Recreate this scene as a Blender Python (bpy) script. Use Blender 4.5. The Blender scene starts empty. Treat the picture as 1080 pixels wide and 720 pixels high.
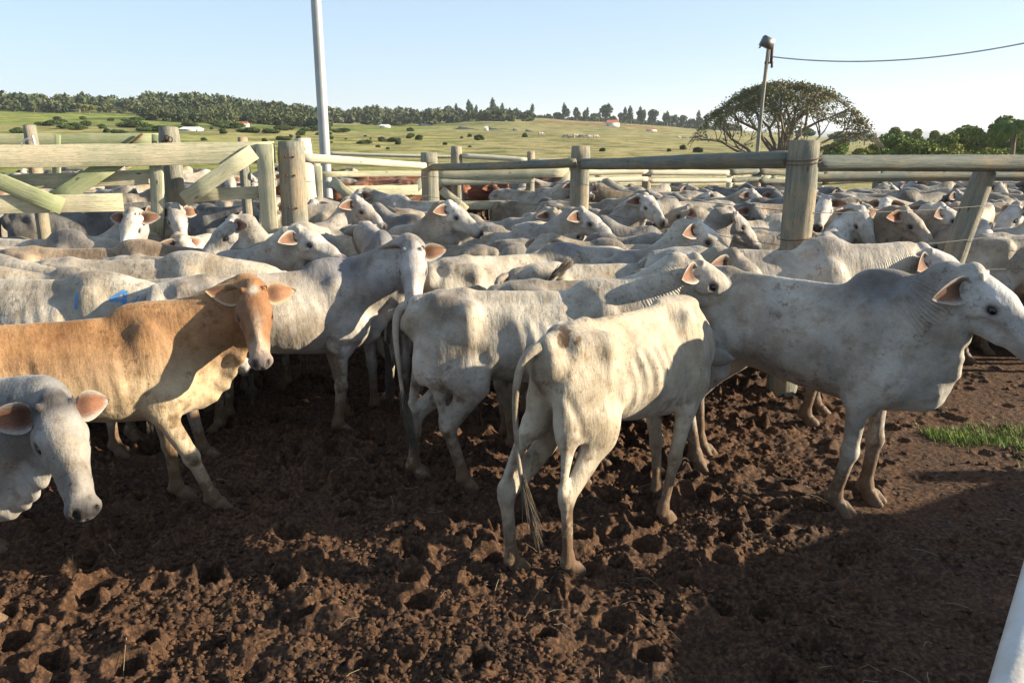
import bpy, math, random
import numpy as np
from mathutils import Vector, Matrix
from mathutils.bvhtree import BVHTree
random.seed(7); RNG = np.random.default_rng(7)
R_ = math.radians
SC = bpy.context.scene
COL = SC.collection
# ------------------------------------------------------------------ camera
FPX, PITCH, CAMH = 820.0, R_(14.8), 2.10
cam = bpy.data.cameras.new('camera'); cam.sensor_width = 36; cam.lens = 36*FPX/1080
cam.clip_start = .05; cam.clip_end = 20000
camo = bpy.data.objects.new('camera', cam); COL.objects.link(camo)
camo.location = (0, 0, CAMH); camo.rotation_euler = (R_(90)-PITCH, 0, 0)
SC.camera = camo
# ------------------------------------------------------------------ sky and sun
SUN_AZ, SUN_EL = R_(91), R_(18.5)          # azimuth clockwise from +Y (the view direction)
W = bpy.data.worlds.new('World'); SC.world = W; W.use_nodes = True
nt = W.node_tree; bg = nt.nodes['Background']
sky = nt.nodes.new('ShaderNodeTexSky'); sky.sky_type = 'NISHITA'; sky.sun_disc = False
sky.sun_elevation = SUN_EL; sky.sun_rotation = SUN_AZ
sky.air_density = 1.0; sky.dust_density = .4; sky.ozone_density = 3.0
mx = nt.nodes.new('ShaderNodeMix'); mx.data_type = 'RGBA'; mx.inputs[0].default_value = .50      # thin high haze whitens the whole sky evenly
mx.inputs[7].default_value = (3.3, 4.35, 5.7, 1)
nt.links.new(sky.outputs[0], mx.inputs[6]); nt.links.new(mx.outputs[2], bg.inputs[0]); bg.inputs[1].default_value = 0.066
sl = bpy.data.lights.new('sun', 'SUN'); sl.energy = 5.0; sl.angle = R_(.53); sl.color = (1, .87, .66)
so = bpy.data.objects.new('sun', sl); COL.objects.link(so)
sd = Vector((math.sin(SUN_AZ)*math.cos(SUN_EL), math.cos(SUN_AZ)*math.cos(SUN_EL), math.sin(SUN_EL)))
so.rotation_euler = sd.to_track_quat('Z', 'Y').to_euler()
SC.view_settings.view_transform = 'Standard'; SC.view_settings.look = 'None'
SC.view_settings.exposure = 1.55; SC.view_settings.gamma = 1
SC.render.engine = 'CYCLES'
SC.cycles.max_bounces = 5; SC.cycles.diffuse_bounces = 3; SC.cycles.glossy_bounces = 2
SC.cycles.transmission_bounces = 2; SC.cycles.volume_bounces = 0; SC.cycles.transparent_max_bounces = 6

def PX(u, v, Y):                     # a point at depth Y seen at photo pixel (u, v)
    cp, sp = math.cos(PITCH), math.sin(PITCH)
    a = (u-540)/FPX; b = (360-v)/FPX
    d = Vector((a, cp+b*sp, -sp+b*cp)); t = Y/d.y
    return Vector((0, 0, CAMH)) + d*t

# ------------------------------------------------------------------ object helpers
def tag(o, label=None, cat=None, group=None, kind=None):
    if label: o['label'] = label
    if cat: o['category'] = cat
    if group: o['group'] = group
    if kind: o['kind'] = kind
    return o
def empty(name, loc, rz=0, sc=1):
    o = bpy.data.objects.new(name, None); COL.objects.link(o); o.empty_display_size = .2
    o.location = loc; o.rotation_euler = (0, 0, rz); o.scale = (sc, sc, sc); return o
def link(name, me, parent=None, mat=None):
    o = bpy.data.objects.new(name, me); COL.objects.link(o)
    if parent: o.parent = parent
    if mat and not me.materials: me.materials.append(mat)
    return o
def mesh_np(name, V, F, smooth=True, mat=None, cols=None, attrs=None):
    V = np.asarray(V, dtype=np.float32); F = np.asarray(F, dtype=np.int32)
    me = bpy.data.meshes.new(name); n, k = F.shape
    me.vertices.add(len(V)); me.vertices.foreach_set('co', V.ravel())
    me.loops.add(n*k); me.loops.foreach_set('vertex_index', F.ravel())
    me.polygons.add(n); me.polygons.foreach_set('loop_start', np.arange(0, n*k, k, dtype=np.int32))
    me.polygons.foreach_set('loop_total', np.full(n, k, dtype=np.int32))
    if smooth: me.polygons.foreach_set('use_smooth', np.ones(n, dtype=bool))
    me.update(calc_edges=True)
    if cols is not None:
        a = me.color_attributes.new('Col', 'FLOAT_COLOR', 'POINT')
        c = np.ones((len(V), 4), dtype=np.float32); c[:, :3] = cols; a.data.foreach_set('color', c.ravel())
    for kk, vv in (attrs or {}).items():
        a = me.attributes.new(kk, 'FLOAT', 'POINT'); a.data.foreach_set('value', np.asarray(vv, dtype=np.float32))
    if mat: me.materials.append(mat)
    return me
def boxes(name, lst, mat, bev=0):
    """joined boxes (centre, size, optional matrix)"""
    V = []; F = []
    for c, s, *m in lst:
        b = len(V)
        for sx in (-1, 1):
            for sy in (-1, 1):
                for sz in (-1, 1):
                    p = Vector((sx*s[0]/2, sy*s[1]/2, sz*s[2]/2))
                    if m: p = m[0] @ p
                    V.append(tuple(p+Vector(c)))
        for q in ((0,1,3,2),(4,6,7,5),(0,4,5,1),(2,3,7,6),(0,2,6,4),(1,5,7,3)): F.append([b+i for i in q])
    return mesh_np(name, V, F, False, mat)

# ------------------------------------------------------------------ value noise
def _hash(ix, iy, iz, seed):
    h = (ix*374761393 + iy*668265263 + iz*2147483647 + seed*1274126177) & 0xffffffff
    h = ((h ^ (h >> 13))*1274126177) & 0xffffffff
    return ((h ^ (h >> 16)) & 0xffff)/65535.0
def vnoise(x, y, z=0, seed=0):
    x = np.asarray(x, dtype=np.float64); y = np.asarray(y)+0*x; z = np.asarray(z)+0*x
    ix = np.floor(x).astype(np.int64); iy = np.floor(y).astype(np.int64); iz = np.floor(z).astype(np.int64)
    fx, fy, fz = x-ix, y-iy, z-iz
    fx = fx*fx*(3-2*fx); fy = fy*fy*(3-2*fy); fz = fz*fz*(3-2*fz)
    r = 0
    for a in (0, 1):
        for b in (0, 1):
            for c in (0, 1):
                r = r + _hash(ix+a, iy+b, iz+c, seed)*(fx if a else 1-fx)*(fy if b else 1-fy)*(fz if c else 1-fz)
    return r
def fbm(x, y, z=0, o=4, seed=0):
    r = 0; a = .5; f = 1
    for i in range(o):
        r = r+a*vnoise(np.asarray(x)*f, np.asarray(y)*f, np.asarray(z)*f, seed+i); a *= .5; f *= 2.03
    return r
def sstep(a, b, x):
    t = np.clip((x-a)/(b-a), 0, 1); return t*t*(3-2*t)

# ------------------------------------------------------------------ materials
def newmat(name):
    m = bpy.data.materials.new(name); m.use_nodes = True; t = m.node_tree
    return m, t, t.nodes['Principled BSDF']
class NB:
    def __init__(s, t): s.t = t
    def n(s, typ, **kw):
        nd = s.t.nodes.new(typ)
        for k, v in kw.items():
            if hasattr(nd, k) and not k.startswith('i_'): setattr(nd, k, v)
        return nd
    def l(s, a, b): s.t.links.new(a, b)
    def noise(s, vec, scale, detail=4, rough=.55, sc3=None):
        if sc3:
            mp = s.n('ShaderNodeMapping'); mp.inputs['Scale'].default_value = sc3
            s.l(vec, mp.inputs[0]); vec = mp.outputs[0]
        nd = s.n('ShaderNodeTexNoise'); nd.inputs['Scale'].default_value = scale
        nd.inputs['Detail'].default_value = detail; nd.inputs['Roughness'].default_value = rough
        s.l(vec, nd.inputs['Vector']); return nd.outputs['Fac']
    def ramp(s, fac, stops):
        r = s.n('ShaderNodeValToRGB'); e = r.color_ramp.elements
        while len(e) < len(stops): e.new(.5)
        for i, (p, c) in enumerate(stops):
            e[i].position = p; e[i].color = (*c, 1) if not isinstance(c, (int, float)) else (c, c, c, 1)
        s.l(fac, r.inputs[0]); return r.outputs[0]
    def mix(s, fac, a, b, mode='MIX'):
        m = s.n('ShaderNodeMix', data_type='RGBA', blend_type=mode)
        for sock, v in ((m.inputs[0], fac), (m.inputs[6], a), (m.inputs[7], b)):
            if isinstance(v, (int, float)): sock.default_value = v if sock.type == 'VALUE' else (v, v, v, 1)
            elif isinstance(v, tuple): sock.default_value = (*v, 1)
            else: s.l(v, sock)
        return m.outputs[2]
    def math(s, op, a, b=0.0, clamp=False):
        m = s.n('ShaderNodeMath', operation=op, use_clamp=clamp)
        for sock, v in ((m.inputs[0], a), (m.inputs[1], b)):
            if isinstance(v, (int, float)): sock.default_value = v
            else: s.l(v, sock)
        return m.outputs[0]
    def attr(s, name, out='Fac'):
        a = s.n('ShaderNodeAttribute', attribute_name=name); return a.outputs[out]
    def bump(s, h, strength, dist, prev=None):
        b = s.n('ShaderNodeBump'); b.inputs['Strength'].default_value = strength; b.inputs['Distance'].default_value = dist
        s.l(h, b.inputs['Height'])
        if prev: s.l(prev, b.inputs['Normal'])
        return b.outputs[0]

def mat_hide():
    m, t, p = newmat('hide'); b = NB(t)
    oi = b.n('ShaderNodeObjectInfo'); tc = b.n('ShaderNodeTexCoord')
    off = b.n('ShaderNodeVectorMath', operation='ADD'); b.l(tc.outputs['Object'], off.inputs[0])
    cm = b.n('ShaderNodeCombineXYZ'); b.l(b.math('MULTIPLY', oi.outputs['Random'], 37.0), cm.inputs[0]); b.l(cm.outputs[0], off.inputs[1])
    vec = off.outputs[0]
    base = b.mix(1.0, b.attr('Col', 'Color'), oi.outputs['Color'], 'MULTIPLY')
    n1 = b.noise(vec, 3.2, 5, .6)
    base = b.mix(b.ramp(n1, [(.38, 0), (.64, .9)]), base, b.mix(1.0, base, (.50, .48, .47), 'MULTIPLY'))
    n0 = b.noise(vec, 1.7, 4, .6); base = b.mix(b.ramp(n0, [(.50, 0), (.68, .8)]), base, b.mix(1.0, base, (.66, .56, .42), 'MULTIPLY'))
    n2 = b.noise(vec, 11, 6, .7)
    base = b.mix(b.ramp(n2, [(.50, 0), (.72, .75)]), base, b.mix(1.0, base, (.60, .49, .37), 'MULTIPLY'))
    n4 = b.noise(vec, 24, 6, .75)
    base = b.mix(b.math('MULTIPLY', b.ramp(n4, [(.54, 0), (.60, .7)]), b.ramp(b.noise(vec, 4.5, 3), [(.48, 0), (.6, 1)])), base, b.mix(1.0, base, (.40, .33, .26), 'MULTIPLY'))
    n3 = b.noise(vec, 110, 5, .8, (.4, 1, 1.2))
    base = b.mix(b.ramp(n3, [(.36, .5), (.56, 0)]), base, b.mix(1.0, base, .6, 'MULTIPLY'))
    mud = b.math('MULTIPLY', b.attr('mud'), b.ramp(b.noise(vec, 22, 6, .7), [(.25, .35), (.6, 1.5)]), True)
    base = b.mix(mud, base, b.mix(n3, (.060, .036, .020), (.16, .095, .05)))
    # small dark dung specks
    vo = b.n('ShaderNodeTexVoronoi'); vo.inputs['Scale'].default_value = 14; b.l(vec, vo.inputs['Vector'])
    sp = b.math('MULTIPLY', b.ramp(vo.outputs['Distance'], [(.045, 1), (.07, 0)]), b.ramp(b.noise(vec, 5, 2), [(.55, 0), (.6, .85)]))
    base = b.mix(sp, base, (.03, .02, .015))
    b.l(base, p.inputs['Base Color'])
    p.inputs['Roughness'].default_value = .62
    p.inputs['Specular IOR Level'].default_value = .25
    p.inputs['Sheen Weight'].default_value = .12; p.inputs['Sheen Roughness'].default_value = .4
    wr = b.math('MULTIPLY', b.attr('wrm'), b.math('SINE', b.math('ADD', b.math('MULTIPLY', b.attr('wrc'), 400.0), b.math('MULTIPLY', b.noise(vec, 9, 3), 14.0))))
    nb = b.bump(wr, .55, .005)
    fo = b.noise(vec, 9, 4, .6, (1.6, 1, .45)); nb = b.bump(fo, .55, .022, nb); nb = b.bump(n2, .3, .012, nb); nb = b.bump(n4, .3, .006, nb)
    nb = b.bump(b.noise(vec, 190, 3, .7, (.45, 1, 1)), .45, .0035, nb)
    b.l(nb, p.inputs['Normal'])
    return m
def mat_simple(name, col, rough=.6, metal=0, bscale=0, bstr=.3, var=None):
    m, t, p = newmat(name); b = NB(t)
    tc = b.n('ShaderNodeTexCoord').outputs['Object']
    n = b.noise(tc, var[1] if var else 8, 5)
    c2 = var[0] if var else tuple(c*.7 for c in col)
    b.l(b.mix(b.ramp(n, [(.3, 0), (.7, 1)]), col, c2), p.inputs['Base Color'])
    p.inputs['Roughness'].default_value = rough; p.inputs['Metallic'].default_value = metal
    if bscale: b.l(b.bump(b.noise(tc, bscale, 5), bstr, .02), p.inputs['Normal'])
    return m
def mat_wood(name, c1, c2, c3, crack=.5, rough=.8):
    """grain runs along local X"""
    m, t, p = newmat(name); b = NB(t)
    oi = b.n('ShaderNodeObjectInfo'); tc = b.n('ShaderNodeTexCoord')
    off = b.n('ShaderNodeVectorMath', operation='ADD'); b.l(tc.outputs['Object'], off.inputs[0])
    cm = b.n('ShaderNodeCombineXYZ'); r = b.math('MULTIPLY', oi.outputs['Random'], 53.0)
    for i in range(3): b.l(r, cm.inputs[i])
    b.l(cm.outputs[0], off.inputs[1]); vec = off.outputs[0]
    g = b.noise(vec, 6, 8, .72, (.35, 6, 6)); blot = b.noise(vec, 2.6, 5, .65)
    fine = b.noise(vec, 30, 5, .7, (.12, 5, 5))
    c = b.mix(b.ramp(g, [(.3, 0), (.68, 1)]), c1, c2)
    c = b.mix(b.ramp(blot, [(.46, 0), (.62, .75)]), c, c3)
    c = b.mix(b.ramp(fine, [(.30, .65), (.46, 0)]), c, b.mix(1.0, c, .35, 'MULTIPLY'))
    vo = b.n('ShaderNodeTexVoronoi'); vo.inputs['Scale'].default_value = 3.0
    mp = b.n('ShaderNodeMapping'); mp.inputs['Scale'].default_value = (1, 3, 3); b.l(vec, mp.inputs[0]); b.l(mp.outputs[0], vo.inputs['Vector'])
    c = b.mix(b.ramp(vo.outputs['Distance'], [(.04, .9), (.10, 0)]), c, (.07, .045, .02))
    b.l(c, p.inputs['Base Color']); p.inputs['Roughness'].default_value = rough; p.inputs['Specular IOR Level'].default_value = .2
    nb = b.bump(g, crack, .02); nb = b.bump(fine, crack, .01, nb); b.l(nb, p.inputs['Normal'])
    return m
def mat_leaf(name, c1, c2, scale=3):
    m, t, p = newmat(name); b = NB(t)
    oi = b.n('ShaderNodeObjectInfo'); g = b.n('ShaderNodeNewGeometry')
    n = b.noise(g.outputs['Position'], scale, 3)
    c = b.mix(b.ramp(n, [(.35, 0), (.65, 1)]), c1, c2)
    c = b.mix(1.0, c, oi.outputs['Color'], 'MULTIPLY')
    b.l(c, p.inputs['Base Color']); p.inputs['Roughness'].default_value = .7; p.inputs['Specular IOR Level'].default_value = .2
    return m

M_HIDE = mat_hide()
def mat_ear():
    m, t, p = newmat('ear_skin'); b = NB(t); tc = b.n('ShaderNodeTexCoord').outputs['Object']
    oi = b.n('ShaderNodeObjectInfo')
    base = b.attr('Col', 'Color')
    n = b.noise(tc, 60, 4, .7, (1, 3, 1))
    base = b.mix(b.ramp(n, [(.35, .6), (.6, 0)]), base, b.mix(1.0, base, .45, 'MULTIPLY'))
    b.l(base, p.inputs['Base Color']); p.inputs['Roughness'].default_value = .7
    p.inputs['Specular IOR Level'].default_value = .2
    p.inputs['Subsurface Weight'].default_value = .0
    tr = b.n('ShaderNodeBsdfTranslucent'); b.l(base, tr.inputs['Color'])
    ms = b.n('ShaderNodeMixShader'); ms.inputs[0].default_value = .2
    out = t.nodes['Material Output']; b.l(p.outputs[0], ms.inputs[1]); b.l(tr.outputs[0], ms.inputs[2]); b.l(ms.outputs[0], out.inputs[0])
    b.l(b.bump(n, .4, .004), p.inputs['Normal'])
    return m
M_EAR = mat_ear()
M_EYE = mat_simple('eye_dark', (.012, .008, .006), .12)
M_HAIR = mat_simple('tail_hair', (.22, .19, .16), .7, var=((.10, .085, .07), 30))
M_PAINT = mat_simple('blue_paint', (.05, .16, .36), .6, var=((.09, .24, .45), 40))
M_LOG = mat_wood('weathered_log', (.33, .32, .25), (.15, .15, .125), (.40, .30, .19), 1.0)
M_LOGG = mat_wood('shaded_greenish_log', (.22, .23, .19), (.10, .115, .10), (.27, .22, .14), 1.0)  # darker copy of the log wood, rail shade put into its colour
M_LOGP = mat_wood('pale_lit_log', (.60, .55, .42), (.40, .37, .27), (.52, .48, .36), .5)  # pale posts, and sunlit rails whose lit tone is put into the colour
M_PLANK = mat_wood('treated_plank', (.55, .51, .36), (.33, .335, .215), (.62, .53, .37), .9)
M_PLANK2 = mat_wood('olive_plank', (.33, .35, .19), (.23, .26, .14), (.40, .38, .24), .5)
M_WIRE = mat_simple('steel_wire', (.10, .095, .09), .5, .5)
M_IRON = mat_simple('rusty_iron', (.12, .06, .035), .8, .3)
M_STEEL = mat_simple('galvanised_steel', (.42, .43, .43), .5, .35, 0, var=((.30, .31, .31), 2.5))
M_WHITE = mat_simple('white_wall', (.75, .73, .68), .8)
M_TILE = mat_simple('clay_roof', (.42, .15, .07), .8)
M_LAMP = mat_simple('lamp_housing', (.16, .16, .16), .5, .4)
M_DARK = mat_simple('dark_opening', (.03, .03, .035), .4)
M_BARK = mat_simple('bark', (.16, .13, .10), .9, 0, 14, .6)
M_LEAF = mat_leaf('leaf_green', (.055, .085, .030), (.10, .115, .04), 1.2)
M_LEAFA = mat_leaf('leaf_acacia', (.16, .14, .06), (.12, .13, .05), .8)
M_LEAFB = mat_leaf('leaf_bright', (.12, .16, .035), (.07, .11, .03), 1.0)
M_GRASS = mat_leaf('grass_blade', (.10, .19, .03), (.24, .27, .07), 14)
M_STRAW = mat_simple('straw', (.33, .26, .15), .8)

# ------------------------------------------------------------------ SDF cattle
class Grid:
    def __init__(s, lo, hi, h):
        s.lo = np.array(lo, dtype=np.float32); s.h = h
        s.n = np.ceil((np.array(hi)-s.lo)/h).astype(int)+1
        s.D = np.full(s.n, .12, dtype=np.float32)
        s.ax = [s.lo[i]+h*np.arange(s.n[i], dtype=np.float32) for i in range(3)]
    def sub(s, lo, hi):
        a = [max(0, int((lo[i]-s.lo[i])/s.h)) for i in range(3)]
        b = [min(s.n[i], int((hi[i]-s.lo[i])/s.h)+2) for i in range(3)]
        if any(b[i] <= a[i] for i in range(3)): return None
        sl = tuple(slice(a[i], b[i]) for i in range(3))
        X = s.ax[0][sl[0]][:, None, None]; Y = s.ax[1][sl[1]][None, :, None]; Z = s.ax[2][sl[2]][None, None, :]
        return sl, X, Y, Z
    def comb(s, sl, d, k, op='u'):
        D = s.D[sl]
        if op == 'u':
            h = np.clip(.5+.5*(D-d)/k, 0, 1); s.D[sl] = D*(1-h)+d*h-k*h*(1-h)
        else:
            h = np.clip(.5-.5*(D+d)/k, 0, 1); s.D[sl] = D*(1-h)-d*h+k*h*(1-h)
    def ell(s, c, r, k=.04, Rm=None, op='u'):
        c = np.asarray(c, dtype=float); r = np.asarray(r, dtype=float); m = max(r)+k+.03
        q = s.sub(c-m, c+m)
        if q is None: return
        sl, X, Y, Z = q; x, y, z = X-c[0], Y-c[1], Z-c[2]
        if Rm is not None:
            Rm = np.asarray(Rm)
            x, y, z = (Rm[0, 0]*x+Rm[1, 0]*y+Rm[2, 0]*z, Rm[0, 1]*x+Rm[1, 1]*y+Rm[2, 1]*z, Rm[0, 2]*x+Rm[1, 2]*y+Rm[2, 2]*z)
        x, y, z = x/r[0], y/r[1], z/r[2]
        k0 = np.sqrt(x*x+y*y+z*z)+1e-6; k1 = np.sqrt((x/r[0])**2+(y/r[1])**2+(z/r[2])**2)+1e-6
        s.comb(sl, k0*(k0-1)/k1, k, op)
    def seg(s, a, b, ra, rb, k=.03, up=(0, 0, 1), op='u'):
        """elliptic cone from a to b; ra, rb = (lateral, vertical) radii"""
        a = np.asarray(a, dtype=float); b = np.asarray(b, dtype=float)
        ra = np.asarray(ra if hasattr(ra, '__len__') else (ra, ra), dtype=float); rb = np.asarray(rb if hasattr(rb, '__len__') else (rb, rb), dtype=float)
        m = max(ra.max(), rb.max())+k+.03
        q = s.sub(np.minimum(a, b)-m, np.maximum(a, b)+m)
        if q is None: return
        sl, X, Y, Z = q
        w = b-a; L = np.linalg.norm(w)+1e-9; w = w/L; lat = np.cross(up, w); lat /= np.linalg.norm(lat)+1e-9; u = np.cross(w, lat)
        x, y, z = X-a[0], Y-a[1], Z-a[2]
        sx = x*w[0]+y*w[1]+z*w[2]; t = np.clip(sx/L, 0, 1); sx = sx-t*L
        l = x*lat[0]+y*lat[1]+z*lat[2]; v = x*u[0]+y*u[1]+z*u[2]
        rl = ra[0]+(rb[0]-ra[0])*t; rv = ra[1]+(rb[1]-ra[1])*t; rs = np.minimum(rl, rv)
        k0 = np.sqrt((l/rl)**2+(v/rv)**2+(sx/rs)**2)+1e-6; k1 = np.sqrt((l/rl**2)**2+(v/rv**2)**2+(sx/rs**2)**2)+1e-6
        s.comb(sl, k0*(k0-1)/k1, k, op)
    def mesh(s):
        D = s.D; ins = D < 0; n = D.shape
        c = ins[:-1, :-1, :-1].astype(np.int8)
        tot = sum(ins[i:n[0]-1+i, j:n[1]-1+j, k:n[2]-1+k].astype(np.int8) for i in (0, 1) for j in (0, 1) for k in (0, 1))
        act = (tot > 0) & (tot < 8)
        I, J, K = np.nonzero(act)
        idx = np.full(act.shape, -1, dtype=np.int32); idx[I, J, K] = np.arange(len(I))
        cor = {(i, j, k): D[I+i, J+j, K+k] for i in (0, 1) for j in (0, 1) for k in (0, 1)}
        P = np.zeros((len(I), 3)); cnt = np.zeros(len(I))
        for c0 in cor:
            for ax in range(3):
                if c0[ax] == 0:
                    c1 = list(c0); c1[ax] = 1; d0 = cor[c0]; d1 = cor[tuple(c1)]
                    x = (d0 < 0) != (d1 < 0); t = np.where(x, d0/np.where(x, d0-d1, 1), 0)
                    for q in range(3): P[:, q] += np.where(x, c0[q]+(t if q == ax else 0), 0)
                    cnt += x
        V = (np.stack([I, J, K], 1)+P/cnt[:, None])*s.h+s.lo
        Q = []
        for ax in range(3):
            o = [a for a in range(3) if a != ax]
            sl0 = [slice(None)]*3; sl1 = [slice(None)]*3
            sl0[ax] = slice(0, n[ax]-1); sl1[ax] = slice(1, n[ax])
            for a in o: sl0[a] = slice(1, n[a]-1); sl1[a] = slice(1, n[a]-1)
            A = ins[tuple(sl0)]; B = ins[tuple(sl1)]
            e = np.stack(np.nonzero(A != B), 1); flip = A[tuple(e.T)]
            e[:, o[0]] += 1; e[:, o[1]] += 1
            def g(da, db):
                q = e.copy(); q[:, o[0]] += da; q[:, o[1]] += db; return idx[q[:, 0], q[:, 1], q[:, 2]]
            f = np.stack([g(-1, -1), g(0, -1), g(0, 0), g(-1, 0)], 1)
            if ax == 1: flip = ~flip
            f[~flip] = f[~flip][:, ::-1]; Q.append(f)
        F = np.concatenate(Q); F = F[(F >= 0).all(1)]
        return V, F

def dirv(yaw, pitch):
    return np.array([math.cos(yaw)*math.cos(pitch), math.sin(yaw)*math.cos(pitch), math.sin(pitch)])
WHITE = dict(top=(.49, .435, .35), side=(.54, .495, .42), grey=(.23, .22, .215), face=(.60, .565, .51), ear=(.29, .145, .09), muz=(.05, .042, .042))
ORANGE = dict(top=(.36, .195, .085), side=(.56, .43, .27), grey=(.38, .23, .11), face=(.34, .165, .075), ear=(.40, .20, .11), muz=(.20, .17, .16))
GREYC = dict(top=(.27, .255, .235), side=(.40, .375, .34), grey=(.12, .12, .12), face=(.36, .33, .29), ear=(.27, .125, .075), muz=(.05, .045, .045))
TAN = dict(top=(.46, .37, .27), side=(.58, .51, .42), grey=(.26, .21, .16), face=(.55, .47, .38), ear=(.50, .22, .11), muz=(.08, .07, .07))
RED = dict(top=(.26, .10, .045), side=(.30, .13, .06), grey=(.14, .06, .03), face=(.26, .09, .04), ear=(.40, .16, .08), muz=(.05, .04, .04))

def ear_mesh(pal, hi):
    ns, nt2 = (14, 10) if hi else (7, 6)
    V = []; C = []; F = []
    for side in (0, 1):
        for i in range(ns+1):
            s = i/ns; w = .064*(math.sin(math.pi*min(1, s**.62*.985+.015))**.75)+(.014*(1-s))
            for j in range(nt2+1):
                t = -1+2*j/nt2; th = t*1.15*(1-.35*s)
                dpt = .040*(1-.55*s)*(1-math.cos(th))*1.6
                x = s*.190; y = .88*w*math.sin(th)/math.sin(1.15*(1-.35*s)); z = dpt + .03*s*s*-1
                z += (-.0035 if side else .0035)*(1-t**4)*(1-s**4)
                V.append((x, y, z))
                e = max(abs(t), s**3)
                if side == 0:
                    k = sstep(.45, .95, e)*.9; inn = np.array(pal['ear'])*(1-.7*math.exp(-((s-.22)/.26)**2)*(1-t*t*.6)); C.append(inn*(1-k)+np.array(pal['side'])*k)
                else:
                    C.append(np.array(pal['side'])*(.8-.15*s))
    st = (ns+1)*(nt2+1)
    for side in (0, 1):
        for i in range(ns):
            for j in range(nt2):
                a = side*st+i*(nt2+1)+j; q = [a, a+nt2+1, a+nt2+2, a+1]
                F.append(q if side == 0 else q[::-1])
    for i in range(ns):
        for j in (0, nt2):
            a = i*(nt2+1)+j; q = [a, a+st, a+st+nt2+1, a+nt2+1]; F.append(q)
    return mesh_np('ear', V, F, True, M_EAR, np.array(C))
def eye_mesh(r=.024):
    V = [];F = []; n, m = 8, 12
    for i in range(n+1):
        for j in range(m):
            a = math.pi*i/n; p = 2*math.pi*j/m; V.append((r*math.sin(a)*math.cos(p), r*math.sin(a)*math.sin(p)*.75, r*math.cos(a)*.8))
    for i in range(n):
        for j in range(m): F.append([i*m+j, (i+1)*m+j, (i+1)*m+(j+1) % m, i*m+(j+1) % m])
    return mesh_np('eye', V, F, True, M_EYE)
EYE = eye_mesh()
def tube_np(pts, rad, n=8):
    pts = [Vector(p) for p in pts]; V = []; F = []
    for i, p in enumerate(pts):
        d = (pts[min(i+1, len(pts)-1)]-pts[max(i-1, 0)]).normalized()
        a = d.cross(Vector((0.02, 1, .03))); a = a.normalized() if a.length > 1e-3 else Vector((1, 0, 0)); b2 = d.cross(a)
        for j in range(n):
            t = 2*math.pi*j/n; V.append(tuple(p+(a*math.cos(t)+b2*math.sin(t))*rad[i]))
    for i in range(len(pts)-1):
        for j in range(n): F.append([i*n+j, i*n+(j+1) % n, (i+1)*n+(j+1) % n, (i+1)*n+j])
    F.append([0]*0+[j for j in (0, 1, 2, 3)]) if False else None
    return V, F
def bez(p, n):
    p = [np.array(q, dtype=float) for q in p]; out = []
    for i in range(n+1):
        t = i/n; q = list(p)
        while len(q) > 1: q = [q[j]*(1-t)+q[j+1]*t for j in range(len(q)-1)]
        out.append(q[0])
    return out
def tail_mesh(ctrl, hi, col):
    pts = bez(ctrl, 16 if hi else 7); n = len(pts)
    rad = [.030-.018*min(1, i/(n*.55)) if i < n*.7 else .012 for i in range(n)]
    V, F = tube_np(pts, rad, 10 if hi else 5); tipc = []
    V1, F1 = list(V), list(F)
    a = np.array(pts[int(n*.68)]); e = np.array(pts[-1]); d = e-a
    for s in range(190 if hi else 12):
        o = RNG.normal(0, .011, 3); g = RNG.normal(0, .011 if hi else .012, 3); L = RNG.uniform(.6, 1.15)
        p0 = a+d*RNG.uniform(0, .5)+o*.6; p1 = p0+d*.5*L+g*.7; p2 = p0+d*L*.95+g*1.6
        r = .0026 if hi else .011
        v, f = tube_np([p0, p1, p2], [r, r*1.2, r*.25], 3); b0 = len(V1)
        V1 += v; F1 += [[b0+i for i in q] for q in f]
    C = np.tile(np.array(col), (len(V1), 1)); k = len(V)
    C[k:] = np.array((.13, .105, .08))*RNG.uniform(.6, 1.6, (len(V1)-k, 1))
    return mesh_np('tail', V1, F1, True, M_HIDE, C, {'mud': np.zeros(len(V1)), 'wrm': np.zeros(len(V1)), 'wrc': np.zeros(len(V1))})

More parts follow.
